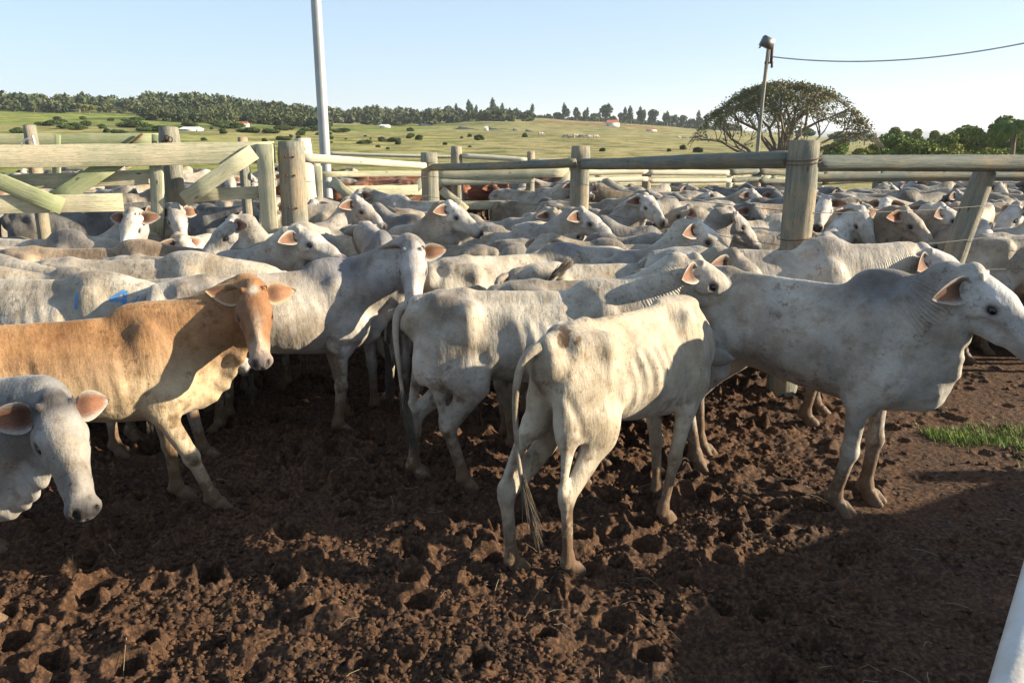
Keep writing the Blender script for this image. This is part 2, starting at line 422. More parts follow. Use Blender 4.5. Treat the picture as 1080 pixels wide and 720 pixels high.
def build_cow(h=.014, pal=WHITE, ny=0, npi=15, hy=0, hp=-35, legs=(0, 0, 0, 0), hump=1.0, thin=.6, ear_droop=10, tail=None, mudz=.50, star=False, seed=0, dark_hump=.6, poll=0, NL=.50, nb=1.0):
    """legs = x offset of feet: front left, front right, hind left, hind right. left is +y"""
    ny, npi, hy, hp = map(R_, (ny, npi, hy, hp))
    S = np.array([.56, 0, 1.03]); 
    Pm = S+.50*NL*dirv(ny*.45, npi*.7); Pk = S+NL*dirv(ny*.85, npi)*np.array([1, 1, 1])
    hf = dirv(hy, hp); hl = np.array([-math.sin(hy), math.cos(hy), 0.]); hu = np.cross(hf, hl)
    HS = 1.0 if NL > .3 else 1.03
    def H(f, l, u): return Pk+(hf*f+hl*l+hu*u)*HS
    Rh = np.stack([hf, hl, hu], 1)
    pts = np.array([Pk, H(.5, 0, 0), H(.0, .3, 0), H(0, -.3, 0)])
    lo = np.minimum(np.array([-1.14, -.36, -.05]), pts.min(0)-.16); hi = np.maximum(np.array([.8, .36, 1.42]), pts.max(0)+.16)
    lo[2] = -.05
    g = Grid(lo, hi, h)
    # torso loft
    X = np.array([-.83, -.77, -.70, -.60, -.45, -.25, 0, .2, .38, .52, .64, .72, .78])
    T = np.array([1.08, 1.165, 1.195, 1.215, 1.225, 1.20, 1.18, 1.185, 1.215, 1.22, 1.17, 1.08, .98])
    B = np.array([1.02, .93, .87, .81, .755, .70, .655, .625, .605, .605, .66, .77, .88])
    Wd = np.array([.02, .085, .125, .16, .185, .215, .240, .235, .200, .175, .145, .105, .03])
    sl, x, y, z = g.sub((-.9, -.36, .45), (.84, .36, 1.36))
    xs = np.linspace(-.9, .85, 200); ker = np.ones(9)/9
    def sm(Yv):
        v = np.interp(xs, X, Yv); return np.convolve(np.pad(v, 4, 'edge'), ker, 'valid')
    t = np.interp(x, xs, sm(T)); bo = np.interp(x, xs, sm(B)); wd = np.interp(x, xs, sm(Wd))
    cz = (t+bo)/2-.02; hz = np.where(z > cz, t-cz, cz-bo); tz = (z-cz)/hz
    prof = 1-(.10+.16*thin)*sstep(.15, 1, tz)-.06*sstep(.2, 1, -tz)
    wy = wd*prof+1e-3
    k0 = np.sqrt((y/wy)**2+tz**2)+1e-6
    d = (k0-1)*np.minimum(wy, hz)*.9+0*x
    d = np.where(x < -.84, np.maximum(d, .02), d); d = np.where(x > .79, np.maximum(d, .02), d)
    g.comb(sl, d, .03)
    g.seg((-.74, 0, 1.165), (-.45, 0, 1.195), (.05, .045), (.06, .05), .05)          # sacrum
    g.seg((-.45, 0, 1.185), (.40, 0, 1.18), (.035, .04), (.035, .04), .05)          # spine
    g.ell((.42, 0, 1.205), (.19, .075, .06+.05*hump), .07, Rm=Matrix.Rotation(R_(8), 3, 'Y'))
    if hump > .6: g.ell((.39, 0, 1.225+.04*hump), (.11, .05, .05), .07)
    g.ell((.65, 0, .76), (.09, .065, .11), .07)                                       # brisket
    for s in (1, -1):
        g.seg((-.44, s*.150, 1.145), (-.60, s*.09, 1.165), (.045, .045), (.05, .045), .09)
        g.seg((-.44, s*.155, 1.13), (-.41, s*.165, 1.02), (.05, .035), (.05, .04), .08)
        g.seg((-.30, s*.17, .86), (-.40, s*.175, .72), (.03, .03), (.045, .04), .06)
        g.ell((-.765, s*.080, 1.085), (.05, .04, .055), .08)
        g.ell((-.57, s*.125, .92), (.175, .075, .23), .07, Rm=Matrix.Rotation(R_(14), 3, 'Y'))
        g.ell((-.69, s*.105, .86), (.075, .052, .17), .06, Rm=Matrix.Rotation(R_(10), 3, 'Y'))
        g.ell((-.43, s*.165, .74), (.085, .055, .12), .07)
        g.ell((.44, s*.135, .95), (.095, .055, .24), .09, Rm=Matrix.Rotation(R_(-16), 3, 'Y'))
        g.ell((.49, s*.155, .80), (.11, .060, .11), .06, Rm=Matrix.Rotation(R_(30), 3, 'Y'))
        g.ell((-.27, s*(.325-.03*thin), 1.05), (.12, .12, .10), .10, op='s')          # flank hollow
        g.ell((-.60, s*.29, 1.10), (.10, .10, .06), .08, op='s')
        g.ell((.27, s*.300, 1.04), (.05, .08, .18), .08, Rm=Matrix.Rotation(R_(-14), 3, 'Y'), op='s')
    # legs
    lg = []
    for i, (s, fr) in enumerate(((1, 1), (-1, 1), (1, 0), (-1, 0))):
        o = legs[i]; yo = 0; lift = 0; hk = 0
        if hasattr(o, '__len__'): o, yo, lift, hk = o
        if fr:
            A = np.array([.44, s*.165, .80]); E = np.array([.40+o*.12, s*.16, .66]); K = np.array([.43+o*.55+hk, s*.135+yo*.5, .385+lift*.5])
            Fk = np.array([.43+o, s*.128+yo, .115+lift]); Hf = np.array([.475+o, s*.128+yo, .03+lift])
            g.seg(A, E, (.055, .095), (.05, .082), .05); g.seg(E, K, (.047, .062), (.037, .043), .03)
            g.ell(K, (.047, .045, .06), .02); g.seg(K, Fk, (.034, .038), (.029, .033), .02)
            g.ell((A+E)/2+np.array([-.05, 0, .0]), (.06, .04, .07), .04)
        else:
            A = np.array([-.50, s*.15, .80]); E = np.array([-.43+o*.18, s*.155, .70]); K = np.array([-.665+o*.62+hk, s*.128+yo*.5, .435+lift*.6])
            Fk = np.array([-.635+o, s*.120+yo, .115+lift]); Hf = np.array([-.585+o, s*.120+yo, .03+lift])
            g.seg(A, E, (.07, .14), (.06, .10), .05); g.seg(E, K, (.058, .092), (.034, .046), .04)
            g.seg(np.array([-.67+o*.3, s*.13, .76]), K+np.array([-.035, 0, .06]), (.045, .06), (.013, .016), .045)
            g.ell(K+np.array([-.03, 0, .035]), (.028, .024, .045), .03); g.ell(K, (.050, .043, .06), .02)
            g.seg(K, Fk, (.033, .041), (.029, .034), .02)
        g.ell(Fk, (.043, .039, .047), .02); g.ell(Fk+np.array([-.03, 0, -.02]), (.022, .026, .02), .02)
        g.seg(Fk, Hf+np.array([-.015, 0, .03]), (.030, .032), (.036, .040), .015)
        for sy in (-1, 1):
            g.seg(Hf+np.array([-.012, sy*.022, .035]), Hf+np.array([.018, sy*.026, -.02]), (.026, .042), (.030, .058), .006)
        lg.append((A, E, K, Fk, Hf))
    g.ell((-.34, 0, .74), (.10, .07, .05), .05)
    for s in (1, -1): g.seg((-.735, s*.180, .94), (-.60, s*.216, .70), .020, .018, .03, op='s')        # udder / sheath area
    # neck
    nk = bez([S+np.array([-.12, 0, -.02]), Pm, Pk+hf*-.06+hu*-.02], 6)
    lat = np.linspace(.145, .088, 7); ver = np.linspace(.245*nb, .125, 7)
    for i in range(6):
        g.seg(nk[i], nk[i+1], (lat[i], ver[i]), (lat[i+1], ver[i+1]), .04)
    # dewlap
    th = H(.10, 0, -.10); br = np.array([.62, 0, .68]); mid = (th+br)/2+np.array([.10 if NL < .35 else .06, 0, -.04]); mid[:2] = (mid[:2]*.4+nk[3][:2]*.6)
    dl = bez([br, mid+np.array([0, 0, -.04]), th], 6); dv = np.array([.06, .09, .10, .09, .075, .06, .035])*(1-.45*min(1, abs(ny)/.7))
    for i in range(6):
        wob = .012*math.sin(i*2.1+seed)
        g.seg(dl[i]+np.array([0, wob, 0]), dl[i+1]+np.array([0, -wob, 0]), (.022, dv[i]), (.02, dv[i+1]), .05)
    # head
    g._e, g._s = g.ell, g.seg
    def hell(c, r, k=.04, **q): g._e(c, np.array(r)*HS, k, **q)
    def hseg(a_, b_, ra, rb, k=.03, **q): g._s(a_, b_, np.array(ra)*HS*np.ones(2), np.array(rb)*HS*np.ones(2), k, **q)
    hseg(H(-.01, 0, 0), H(.17, 0, -.008), (.078, .092), (.083, .105), .03, up=hu)
    hseg(H(.17, 0, -.005), H(.35, 0, -.015), (.080, .100), (.050, .062), .03, up=hu)
    hseg(H(.34, 0, -.015), H(.425, 0, -.028), (.052, .058), (.056, .050), .02, up=hu)
    hell(H(.432, 0, -.014), (.044, .066, .046), .02, Rm=Rh)
    hseg(H(.07, .035, -.085), H(.27, .022, -.075), (.028, .058), (.022, .034), .035, up=hu)
    hseg(H(.07, -.035, -.085), H(.27, -.022, -.075), (.028, .058), (.022, .034), .035, up=hu)
    hseg(H(.26, 0, -.070), H(.405, 0, -.073), (.030, .028), (.036, .020), .02, up=hu)
    hell(H(.09, 0, .056), (.115, .074, .046), .04, Rm=Rh); g.ell(H(.24, 0, .048), (.12, .030, .028), .03, Rm=Rh)
    hell(H(-.025, 0, .088), (.038, .042, .030), .03, Rm=Rh)
    for s in (1, -1):
        hell(H(.130, s*.072, .044), (.048, .022, .020), .014, Rm=Rh)
        hell(H(.155, s*.080, -.022), (.040, .016, .010), .012, Rm=Rh)
        hseg(H(.19, s*.068, -.012), H(.34, s*.046, -.020), (.016, .018), (.010, .012), .02, up=hu)
        hell(H(.25, s*.085, -.050), (.09, .028, .030), .03, Rm=Rh, op='s')
        hell(H(.10, s*.088, -.02), (.045, .012, .05), .02, Rm=Rh)
        hell(H(.015, s*.060, .088), (.016, .016, .020), .012, Rm=Rh)      # horn bud
        hell(H(.155, s*.095, .010), (.026, .020, .017), .008, Rm=Rh, op='s')
        hell(H(.462, s*.036, .004), (.020, .012, .020), .006, Rm=Rh, op='s')
        hseg(H(.32, s*.060, -.056), H(.45, s*.056, -.060), .008, .006, .008, op='s', up=hu)
    hell(H(.485, 0, -.03), (.02, .004, .02), .006, Rm=Rh, op='s')
    V, F = g.mesh()
    # smoothing pass for the coarse grids + ribs and folds along normals
    x, y, z = V.T
    me0 = bpy.data.meshes.new('tmp'); me0.from_pydata([], [], [])
    a = V[F[:, 0]]; b = V[F[:, 1]]; c = V[F[:, 2]]; e = V[F[:, 3]]
    fn = np.cross(c-a, e-b); N = np.zeros_like(V)
    for q in range(4): np.add.at(N, F[:, q], fn)
    N /= np.linalg.norm(N, axis=1)[:, None]+1e-9
    bpy.data.meshes.remove(me0)
    bodym = sstep(-.32, -.18, x)*sstep(.34, .22, x)*sstep(.64, .74, z)*sstep(1.13, 1.03, z)*sstep(.12, .18, abs(y))
    ribs = np.sin((x+.16*(z-.9)+.03*np.sin(z*5))*2*math.pi/.085)*bodym
    disp = ribs*.0062*thin*sstep(.25, .6, fbm(x*3+seed, y*3, z*3, 2, 50))
    disp += (fbm(x*6+seed, y*6, z*6, 3, seed)-.45)*.016*sstep(.35, .6, z)*(1-sstep(.7, .85, x))
    # neck coordinate
    nka = np.array(nk); best = np.full(len(V), 9.); tn = np.zeros(len(V))
    for i in range(6):
        w = nka[i+1]-nka[i]; L2 = w@w; tt = np.clip(((V-nka[i])@w)/L2, 0, 1); dd = np.linalg.norm(V-(nka[i]+tt[:, None]*w), axis=1)
        m = dd < best; best[m] = dd[m]; tn[m] = (i+tt[m])/6
    hc = (V-Pk)@Rh/HS                       # head coordinates
    ax_ = nka[np.clip((tn*6).astype(int), 0, 6)]
    nmask = sstep(.12, .02, z-ax_[:, 2])*sstep(.22, .4, tn)*sstep(1.0, .88, tn)*sstep(.5, .62, x+abs(y)*2)*(1-sstep(-.02, .05, hc[:, 0])*(best > .0))
    disp += np.sin(tn*2*math.pi*9+9*fbm(x*4, y*4, z*4, 3, 3+seed))*.0018*nmask*(1 if npi > 0 else .25)*fbm(x*7, y*7, z*7, 2, 9)*1.8
    V = V+N*disp[:, None]
    # colours
    def cc(k): return np.array(pal[k])[None, :]
    k = sstep(.75, 1.15, z)[:, None]; C = cc('side')*(1-k)+cc('top')*k
    nn = fbm(x*4+seed*3, y*4, z*4, 4, seed+5)
    def bl(C, col, m): m = np.clip(m, 0, 1)[:, None]; return C*(1-m)+col*m
    hump_m = np.exp(-(((x-.40)/.22)**2+((z-1.27)/.12)**2))*dark_hump*1.3
    hip_m = np.exp(-(((x+.52)/.22)**2+((z-1.22)/.07)**2))*.6*sstep(.35, .6, nn)
    neck_m = sstep(.3, .7, tn)*(x > .5)*.45*dark_hump*sstep(.3, .6, nn)
    C = bl(C, cc('grey'), hump_m*sstep(.2, .5, nn)); C = bl(C, cc('grey'), hip_m); C = bl(C, cc('grey'), neck_m)
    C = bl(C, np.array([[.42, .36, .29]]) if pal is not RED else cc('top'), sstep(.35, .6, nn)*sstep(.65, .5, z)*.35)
    hm = sstep(-.05, .06, hc[:, 0]+.35*hc[:, 2])*sstep(.36, .31, np.linalg.norm(V-(Pk+hf*.22), axis=1))*sstep(-.185, -.12, hc[:, 2]-.12*np.minimum(hc[:, 0]-.12, 0)*4)
    C = bl(C, cc('face'), hm*.9)
    C = bl(C, cc('grey'), hm*.55*sstep(.35, .55, fbm(x*9, y*9, z*9, 3, seed))*(sstep(.05, -.03, hc[:, 0])+.35))
    if star:
        C = bl(C, np.array([[.7, .66, .6]]), hm*np.exp(-((hc[:, 0]-.03)/.030)**2-(hc[:, 1]/.024)**2)*(hc[:, 2] > 0)*1.3)
        C = bl(C, np.array([[.42, .33, .25]]), hm*sstep(.30, .38, hc[:, 0])*.8)
        C = bl(C, np.array([[.62, .52, .42]]), hm*np.exp(-(hc[:, 1]/.018)**2)*sstep(.12, .25, hc[:, 0])*.7)
    mz = np.exp(-(np.linalg.norm(hc-np.array([.475, 0, -.015]), axis=1)/.076)**4)
    C = bl(C, cc('muz'), mz*hm*1.2)
    C = bl(C, cc('muz')*1.3, poll*hm*np.exp(-(((hc[:, 0]+.01)/.075)**2))*(hc[:, 2] > -.02)*sstep(.2, .45, nn)*1.3)
    C = bl(C, np.array([[.30, .24, .21]]), hm*np.exp(-(((hc[:, 0]-.40)/.07)**2+((hc[:, 2]+.07)/.03)**2))*.5)
    for s in (1, -1):
        de = np.linalg.norm((hc-np.array([.150, s*.082, .008]))/np.array([1.35, 1, 1]), axis=1)
        C = bl(C, np.array([[.05, .04, .04]]), hm*np.exp(-(de/.029)**4)*.92)
        dn = np.linalg.norm((hc-np.array([.466, s*.034, -.006]))/np.array([1.3, 1, 1.2]), axis=1)
        C = bl(C, np.array([[.015, .012, .012]]), hm*np.exp(-(dn/.015)**4))
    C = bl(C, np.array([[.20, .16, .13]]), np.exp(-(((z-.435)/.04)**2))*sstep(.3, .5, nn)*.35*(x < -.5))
    C = bl(C, np.array([[.09, .07, .055]]), sstep(.065, .045, z)*.9)
    # dark brown patch under the tail
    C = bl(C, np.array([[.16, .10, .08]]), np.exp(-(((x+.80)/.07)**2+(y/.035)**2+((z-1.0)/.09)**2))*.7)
    mud = np.clip(sstep(mudz, .03, z+.25*(nn-.5))*1.15+.5*sstep(.50, .62, fbm(x*16, y*16, z*16, 4, 81+seed))*np.exp(-(((x+.66)/.16)**2+((z-1.2)/.09)**2))*(2.0 if poll and npi < 0 else .6)+.55*sstep(.56, .66, fbm(x*11+seed, y*11, z*11, 4, 70))*sstep(1.0, .6, z), 0, 1)
    wrm = nmask*sstep(.25, .5, tn)*(1 if npi > 0 else 0)
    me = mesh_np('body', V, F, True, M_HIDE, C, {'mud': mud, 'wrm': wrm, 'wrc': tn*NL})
    parts = [('body', me, Matrix.Identity(4))]
    hi_res = h < .018
    em = ear_mesh(pal, hi_res)
    for s in (1, -1):
        dr = R_(ear_droop if not hasattr(ear_droop, '__len__') else ear_droop[0 if s == 1 else 1])
        ex = hl*s*math.cos(dr)-hu*math.sin(dr)*.9-hf*.20; ex /= np.linalg.norm(ex)
        ez = hf*.62+hu*.75; ez = ez-ex*(ez@ex); ez /= np.linalg.norm(ez); eyv = np.cross(ez, ex)
        Mx = Matrix(((ex[0], eyv[0], ez[0], 0), (ex[1], eyv[1], ez[1], 0), (ex[2], eyv[2], ez[2], 0), (0, 0, 0, 1)))
        Mx.translation = Vector(H(.0, s*.066, .014)); parts.append(('ear', em, Mx))
    if h < .03:
        for s in (1, -1):
            Mx = Matrix(((hf[0], hl[0], hu[0], 0), (hf[1], hl[1], hu[1], 0), (hf[2], hl[2], hu[2], 0), (0, 0, 0, 1)))
            Mx.translation = Vector(H(.155, s*.0755, .010)); parts.append(('eye', EYE, Mx))
    tl = tail or [(-.77, 0, 1.155), (-.90, 0, 1.14), (-.90, .02, .9), (-.84, .03, .65), (-.87, .0, .32)]
    parts.append(('tail', tail_mesh(tl, hi_res, np.array(pal['top'])*.95), Matrix.Identity(4)))
    return parts, dict(H=H, head=Pk+hf*.2)
def put_cow(parts, x, y, deg, sc=1.0, z=-.02, color=(1, 1, 1), label='', group='zebu cattle in the pen', name='cow', roll=0):
    root = empty(name, (x, y, z), R_(deg), sc)
    tag(root, label, 'cow', group)
    for nm, me, Mx in parts:
        o = link(nm, me, root); o.matrix_local = Mx; o.color = (*color, 1)
    return root
# ------------------------------------------------------------------ terrain and mud
SKYU = np.array([-900, -200, 0, 150, 250, 330, 420, 540, 640, 740, 860, 1080, 2000])
SKYV = np.array([124, 120, 120, 119, 121, 125, 128, 127, 131, 137.5, 142, 142.5, 142])
R0 = 430.0
def terrain_z(x, y):
    x = np.asarray(x, dtype=float); y = np.asarray(y, dtype=float); r = np.hypot(x, y)
    yy = np.maximum(y, .15*r+1e-6); u = 540+848*np.clip(x/yy, -2, 2)
    vs = np.interp(u, SKYU, SKYV)
    zt = 2.1+R0*(143.3-vs)/835
    z = zt*(.25*sstep(45, 160, r)+.75*sstep(120, R0, r))
    z = z+(fbm(x/60+9, y/60, 0, 3, 2)-.45)*5*sstep(70, 300, r)*sstep(0, 8, zt)
    z = z*(1-.6*sstep(500, 1500, r))
    z = z+sstep(3500, 5200, r)*(26+14*fbm(x/900, y/900, 0, 3, 8))-4*sstep(90, 400, r)*sstep(800, 950, u)
    return z-.12
def mudm(x, y):        # 1 = churned mud, 0 = trodden ground
    return np.clip(1-sstep(.9, 2.1, np.asarray(x)-.42*(np.asarray(y)-3.4)), .0, 1)
def worley(x, y, seed):
    ix = np.floor(x).astype(np.int64); iy = np.floor(y).astype(np.int64); d = np.full(np.shape(x), 9.)
    for a in (-1, 0, 1):
        for b in (-1, 0, 1):
            px = ix+a+_hash(ix+a, iy+b, 0*ix, seed); py = iy+b+_hash(ix+a, iy+b, 0*ix, seed+7)
            d = np.minimum(d, (px-x)**2+(py-y)**2)
    return np.sqrt(d)
_pr = np.random.default_rng(3); PRN = np.stack([_pr.uniform(-5, 4.5, 900), _pr.uniform(2.2, 7.5, 900), _pr.uniform(.045, .085, 900), _pr.uniform(.035, .09, 900)], 1)
def mud_z(x, y):
    x = np.asarray(x, dtype=float); y = np.asarray(y, dtype=float); m = mudm(x, y)
    wx = x+.06*fbm(x*6, y*6, 3, 2, 40); wy = y+.06*fbm(x*6, y*6, 9, 2, 41)
    z = (fbm(x*1.6, y*1.6, 0, 3, 11)-.45)*.10*(.35+.65*m)
    z += (.5-worley(wx*3.6, wy*3.6, 1))*.095*m*fbm(x*2, y*2, 5, 2, 4)*1.8
    z += (.55-worley(wx*13, wy*13, 2))*.030*(.22+.78*m)
    w3 = fbm(x*9, y*9, 7, 2, 60)*1.9
    z += (.5-worley(wx*30, wy*30, 3))*.025*(.25+.75*m)*w3
    z += (.5-worley(wx*62, wy*62, 5))*.009*(.45+.55*m)
    z += (fbm(x*45, y*45, 0, 3, 20)-.45)*.012
    return z
def mud_prints(x, y, z):
    for px, py, r, d in PRN:
        mk = (abs(x-px) < r*2.4) & (abs(y-py) < r*2.4)
        if not mk.any(): continue
        q = np.hypot(x[mk]-px, (y[mk]-py)*1.0)/r; k = .25+.75*mudm(px, py)
        z[mk] += k*d*(-1.0*(1-sstep(.55, 1.1, q))+.45*np.exp(-((q-1.25)/.3)**2))
    return z
NS, NY = 980, 600
ss = np.linspace(-1.0, .98, NS); yv = np.exp(np.linspace(math.log(2.15), math.log(8.2), NY))
Yg, Sg = np.meshgrid(yv, ss, indexing='ij'); Xg = Sg*(Yg+.25)
Zg = mud_prints(Xg, Yg, mud_z(Xg, Yg))
def zmud(x, y):
    i = int(np.clip((math.log(max(y, 2.16))-math.log(2.15))/(math.log(8.2)-math.log(2.15))*(NY-1), 0, NY-1)); j = int(np.clip((x/(y+.25)+1)/1.98*(NS-1), 0, NS-1))
    return Zg[i, j]
ii = (np.arange(NY-1)[:, None]*NS+np.arange(NS-1)[None, :]).ravel()
Fm = np.stack([ii, ii+1, ii+NS+1, ii+NS], 1)
def mat_mud():
    m, t, p = newmat('mud'); b = NB(t); g = b.n('ShaderNodeNewGeometry').outputs['Position']
    n1 = b.noise(g, 3, 6, .65); n2 = b.noise(g, 40, 6, .7); n3 = b.noise(g, 180, 4, .7)
    c = b.mix(b.ramp(n1, [(.35, 0), (.65, 1)]), (.025, .0135, .0085), (.066, .034, .019))
    c = b.mix(b.ramp(n2, [(.46, 0), (.70, .85)]), c, (.20, .105, .053))
    c = b.mix(b.ramp(n3, [(.30, .6), (.5, 0)]), c, (.014, .010, .008))
    b.l(c, p.inputs['Base Color'])
    b.l(b.ramp(n1, [(.3, .72), (.6, .95)]), p.inputs['Roughness']); p.inputs['Specular IOR Level'].default_value = .2
    nb = b.bump(n2, .8, .02); nb = b.bump(n3, .8, .006, nb); b.l(nb, p.inputs['Normal']); return m
M_MUD = mat_mud(); M_CLOD = M_MUD
tag(link('mud', mesh_np('mud', np.stack([Xg.ravel(), Yg.ravel(), Zg.ravel()], 1), Fm, True, M_MUD)), kind='structure')
# clods of earth lying on the mud: nobody could count them
def ico():
    import bmesh
    bm = bmesh.new(); bmesh.ops.create_icosphere(bm, subdivisions=1, radius=1); V = np.array([v.co[:] for v in bm.verts]); F = np.array([[v.index for v in f.verts] for f in bm.faces]); bm.free(); return V, F
IV, IF = ico()
NC = 30000
cy = 2.3*np.exp(RNG.uniform(0, 1, NC)*math.log(7.3/2.3)); cx = RNG.uniform(-.85, .8, NC)*(cy+.2)
keep = (fbm(cx*3, cy*3, 0, 3, 77) > .38) & (RNG.random(NC) < .18+.82*mudm(cx, cy)); cx, cy = cx[keep], cy[keep]; NC = len(cx)
sz = .0035+.012*RNG.random(NC)**2.4+.012*(RNG.random(NC) < .03)*RNG.random(NC)
cv = IV[None]*(1+.42*np.clip(RNG.normal(0, 1, (NC, len(IV), 1)), -1.6, 1.6))*np.stack([RNG.uniform(.8, 1.5, NC), RNG.uniform(.8, 1.4, NC), RNG.uniform(.6, 1.0, NC)], 1)[:, None, :]*sz[:, None, None]
an = RNG.uniform(0, 6.28, NC); ca, sa = np.cos(an)[:, None], np.sin(an)[:, None]
cz = np.array([zmud(a, b) for a, b in zip(cx, cy)])+sz*.35
CV = np.stack([cv[..., 0]*ca-cv[..., 1]*sa+cx[:, None], cv[..., 0]*sa+cv[..., 1]*ca+cy[:, None], cv[..., 2]+cz[:, None]], 2).reshape(-1, 3)
CF = (IF[None]+np.arange(NC)[:, None, None]*len(IV)).reshape(-1, 3)
tag(link('earth_clods', mesh_np('earth_clods', CV, CF, False, M_CLOD)), 'loose crumbs and clods of brown earth on churned mud', 'soil', kind='stuff')

# the land out to the horizon
rr = np.concatenate([[.01, 1, 2, 4, 6], np.linspace(8, 60, 22), np.exp(np.linspace(math.log(65), math.log(1500), 110)), np.exp(np.linspace(math.log(1600), math.log(9000), 34))])
aa = np.concatenate([np.linspace(-math.pi, -.75, 60)[:-1], np.linspace(-.75, .75, 300), np.linspace(.75, math.pi, 60)[1:]])
Rg, Ag = np.meshgrid(rr, aa, indexing='ij'); TX, TY = Rg*np.sin(Ag), Rg*np.cos(Ag); TZ = terrain_z(TX, TY)
na = len(aa); ii = (np.arange(len(rr)-1)[:, None]*na+np.arange(na-1)[None, :]).ravel()
uu = 540+848*np.clip(TX/np.maximum(TY, .1), -3, 3); vvv = 143.3-835*(TZ-2.1)/np.maximum(TY, 1)
nz = fbm(TX/25, TY/25, 0, 4, 31); nz2 = fbm(TX/90, TY/45, 0, 4, 32)
G1 = np.array([.23, .26, .065]); G2 = np.array([.31, .28, .12]); G3 = np.array([.10, .125, .04]); EA = np.array([.25, .105, .055])
k = sstep(.35, .6, nz2)[..., None]; TC = G1*(1-k)+G2*k
kr = sstep(430, 560, uu)[..., None]*.75; TC = TC*(1-kr)+np.array([.31, .27, .135])*kr
k = (sstep(.48, .62, nz)*(1-.7*sstep(430, 560, uu)))[..., None]*.8; TC = TC*(1-k)+G3*k
ea = np.exp(-(((uu-630)/75)**4))*np.exp(-(((Rg-330)/28)**2))*.8+np.exp(-(((uu-20)/50)**2))*np.exp(-(((Rg-95)/12)**2))*.5
TC = TC*(1-ea[..., None])+EA*ea[..., None]
k = (sstep(900, 1800, Rg)*1.0)[..., None]; TC = TC*(1-k)+np.array([.07, .09, .05])*k
kn = (1-sstep(20, 30, Rg))[..., None]; TC = TC*(1-kn)+np.array([.085, .052, .032])*kn
def mat_land():
    m, t, p = newmat('land'); b = NB(t); g = b.n('ShaderNodeNewGeometry').outputs['Position']
    n = b.noise(g, .22, 9, .75); n2 = b.noise(g, .06, 6, .7, (1, 3, 1)); c = b.attr('Col', 'Color')
    c = b.mix(b.ramp(n, [(.40, 1.0), (.56, 0)]), c, b.mix(1.0, c, (.36, .44, .34), 'MULTIPLY'))
    c = b.mix(b.ramp(n2, [(.45, 0), (.62, .7)]), c, b.mix(1.0, c, (1.3, 1.12, .95), 'MULTIPLY'))
    b.l(c, p.inputs['Base Color']); p.inputs['Roughness'].default_value = .95; p.inputs['Specular IOR Level'].default_value = .05
    b.l(b.bump(n, .8, .6), p.inputs['Normal'])
    return m
tag(link('ground', mesh_np('ground', np.stack([TX.ravel(), TY.ravel(), TZ.ravel()], 1), np.stack([ii, ii+1, ii+na+1, ii+na], 1)[:, ::-1], True, mat_land(), TC.reshape(-1, 3))), kind='structure')
def hit(u, v, ymin=60):
    """where the ray through a pixel meets the land"""
    Y = ymin
    while Y < 6000:
        p = PX(u, v, Y)
        if p.z < float(terrain_z(p.x, p.y)): return p
        Y *= 1.012
    return PX(u, v, 430)
def onland(u, Y): p = PX(u, 143, Y); p.z = float(terrain_z(p.x, p.y)); return p

# ------------------------------------------------------------------ the herd
def tow(d): return d
HERD = []      # collision circles (x, y, r)
def circles(x, y, deg, sc):
    a = R_(deg); c, s = math.cos(a), math.sin(a)
    return [(x+c*q*sc, y+s*q*sc, r*sc) for q, r in ((-.55, .25), (-.2, .27), (.2, .27), (.5, .23), (.85, .15))]
def hero(parts, x, y, deg, sc, label, color=(1, 1, 1), group='zebu cattle at the front of the herd', z=-.03, tall=1.0, slim=1.0):
    HERD.extend(circles(x, y, deg, sc)); o = put_cow(parts, x, y, deg, sc, z, color, label, group); o.scale.z *= tall; o.scale.y *= slim; return o
HR = .0105
cow_orange, _ = build_cow(HR, ORANGE, ny=-26, npi=32, hy=-96, hp=-40, legs=(.02, .20, -.10, .12), hump=.35, star=True, ear_droop=(8, -10), thin=.8, seed=1, dark_hump=.15, NL=.50)
cow_calf, _ = build_cow(.0095, GREYC, ny=-32, npi=16, hy=-63, hp=-42, hump=.4, ear_droop=(24, 14), seed=2, dark_hump=.8, poll=1, NL=.48)
cow_b, _ = build_cow(HR, WHITE, ny=0, npi=36, hy=-14, hp=-34, legs=(.02, -.18, -.16, .16), hump=.4, thin=.9, ear_droop=15, seed=4, dark_hump=.3,
    tail=[(-.79, 0, 1.16), (-.90, .0, 1.15), (-.90, -.03, .95), (-.82, -.02, .75), (-.86, .0, .50), (-.80, 0, .34)])
cow_c, _ = build_cow(HR, WHITE, ny=22, npi=-34, hy=45, hp=-45, legs=(.05, -.20, (-.26, 0, .02, -.10), (-.03, 0, 0, -.01)), hump=-.5, thin=1.15, seed=5, dark_hump=.35, poll=1, NL=.40, nb=.78,
    tail=[(-.79, 0, 1.16), (-.93, .06, 1.16), (-.97, .09, .95), (-.88, .06, .66), (-.91, .02, .42), (-.86, -.03, .34)])
cow_r, _ = build_cow(HR, WHITE, ny=-12, npi=52, hy=2, hp=-36, legs=(-.04, -.12, .02, .12), hump=.95, thin=.6, ear_droop=30, seed=6, dark_hump=.9, NL=.33)
cow_s, _ = build_cow(HR, WHITE, ny=10, npi=14, hy=-8, hp=-22, legs=(.05, -.1, .1, -.12), hump=.75, ear_droop=22, seed=7, dark_hump=.5, NL=.52)

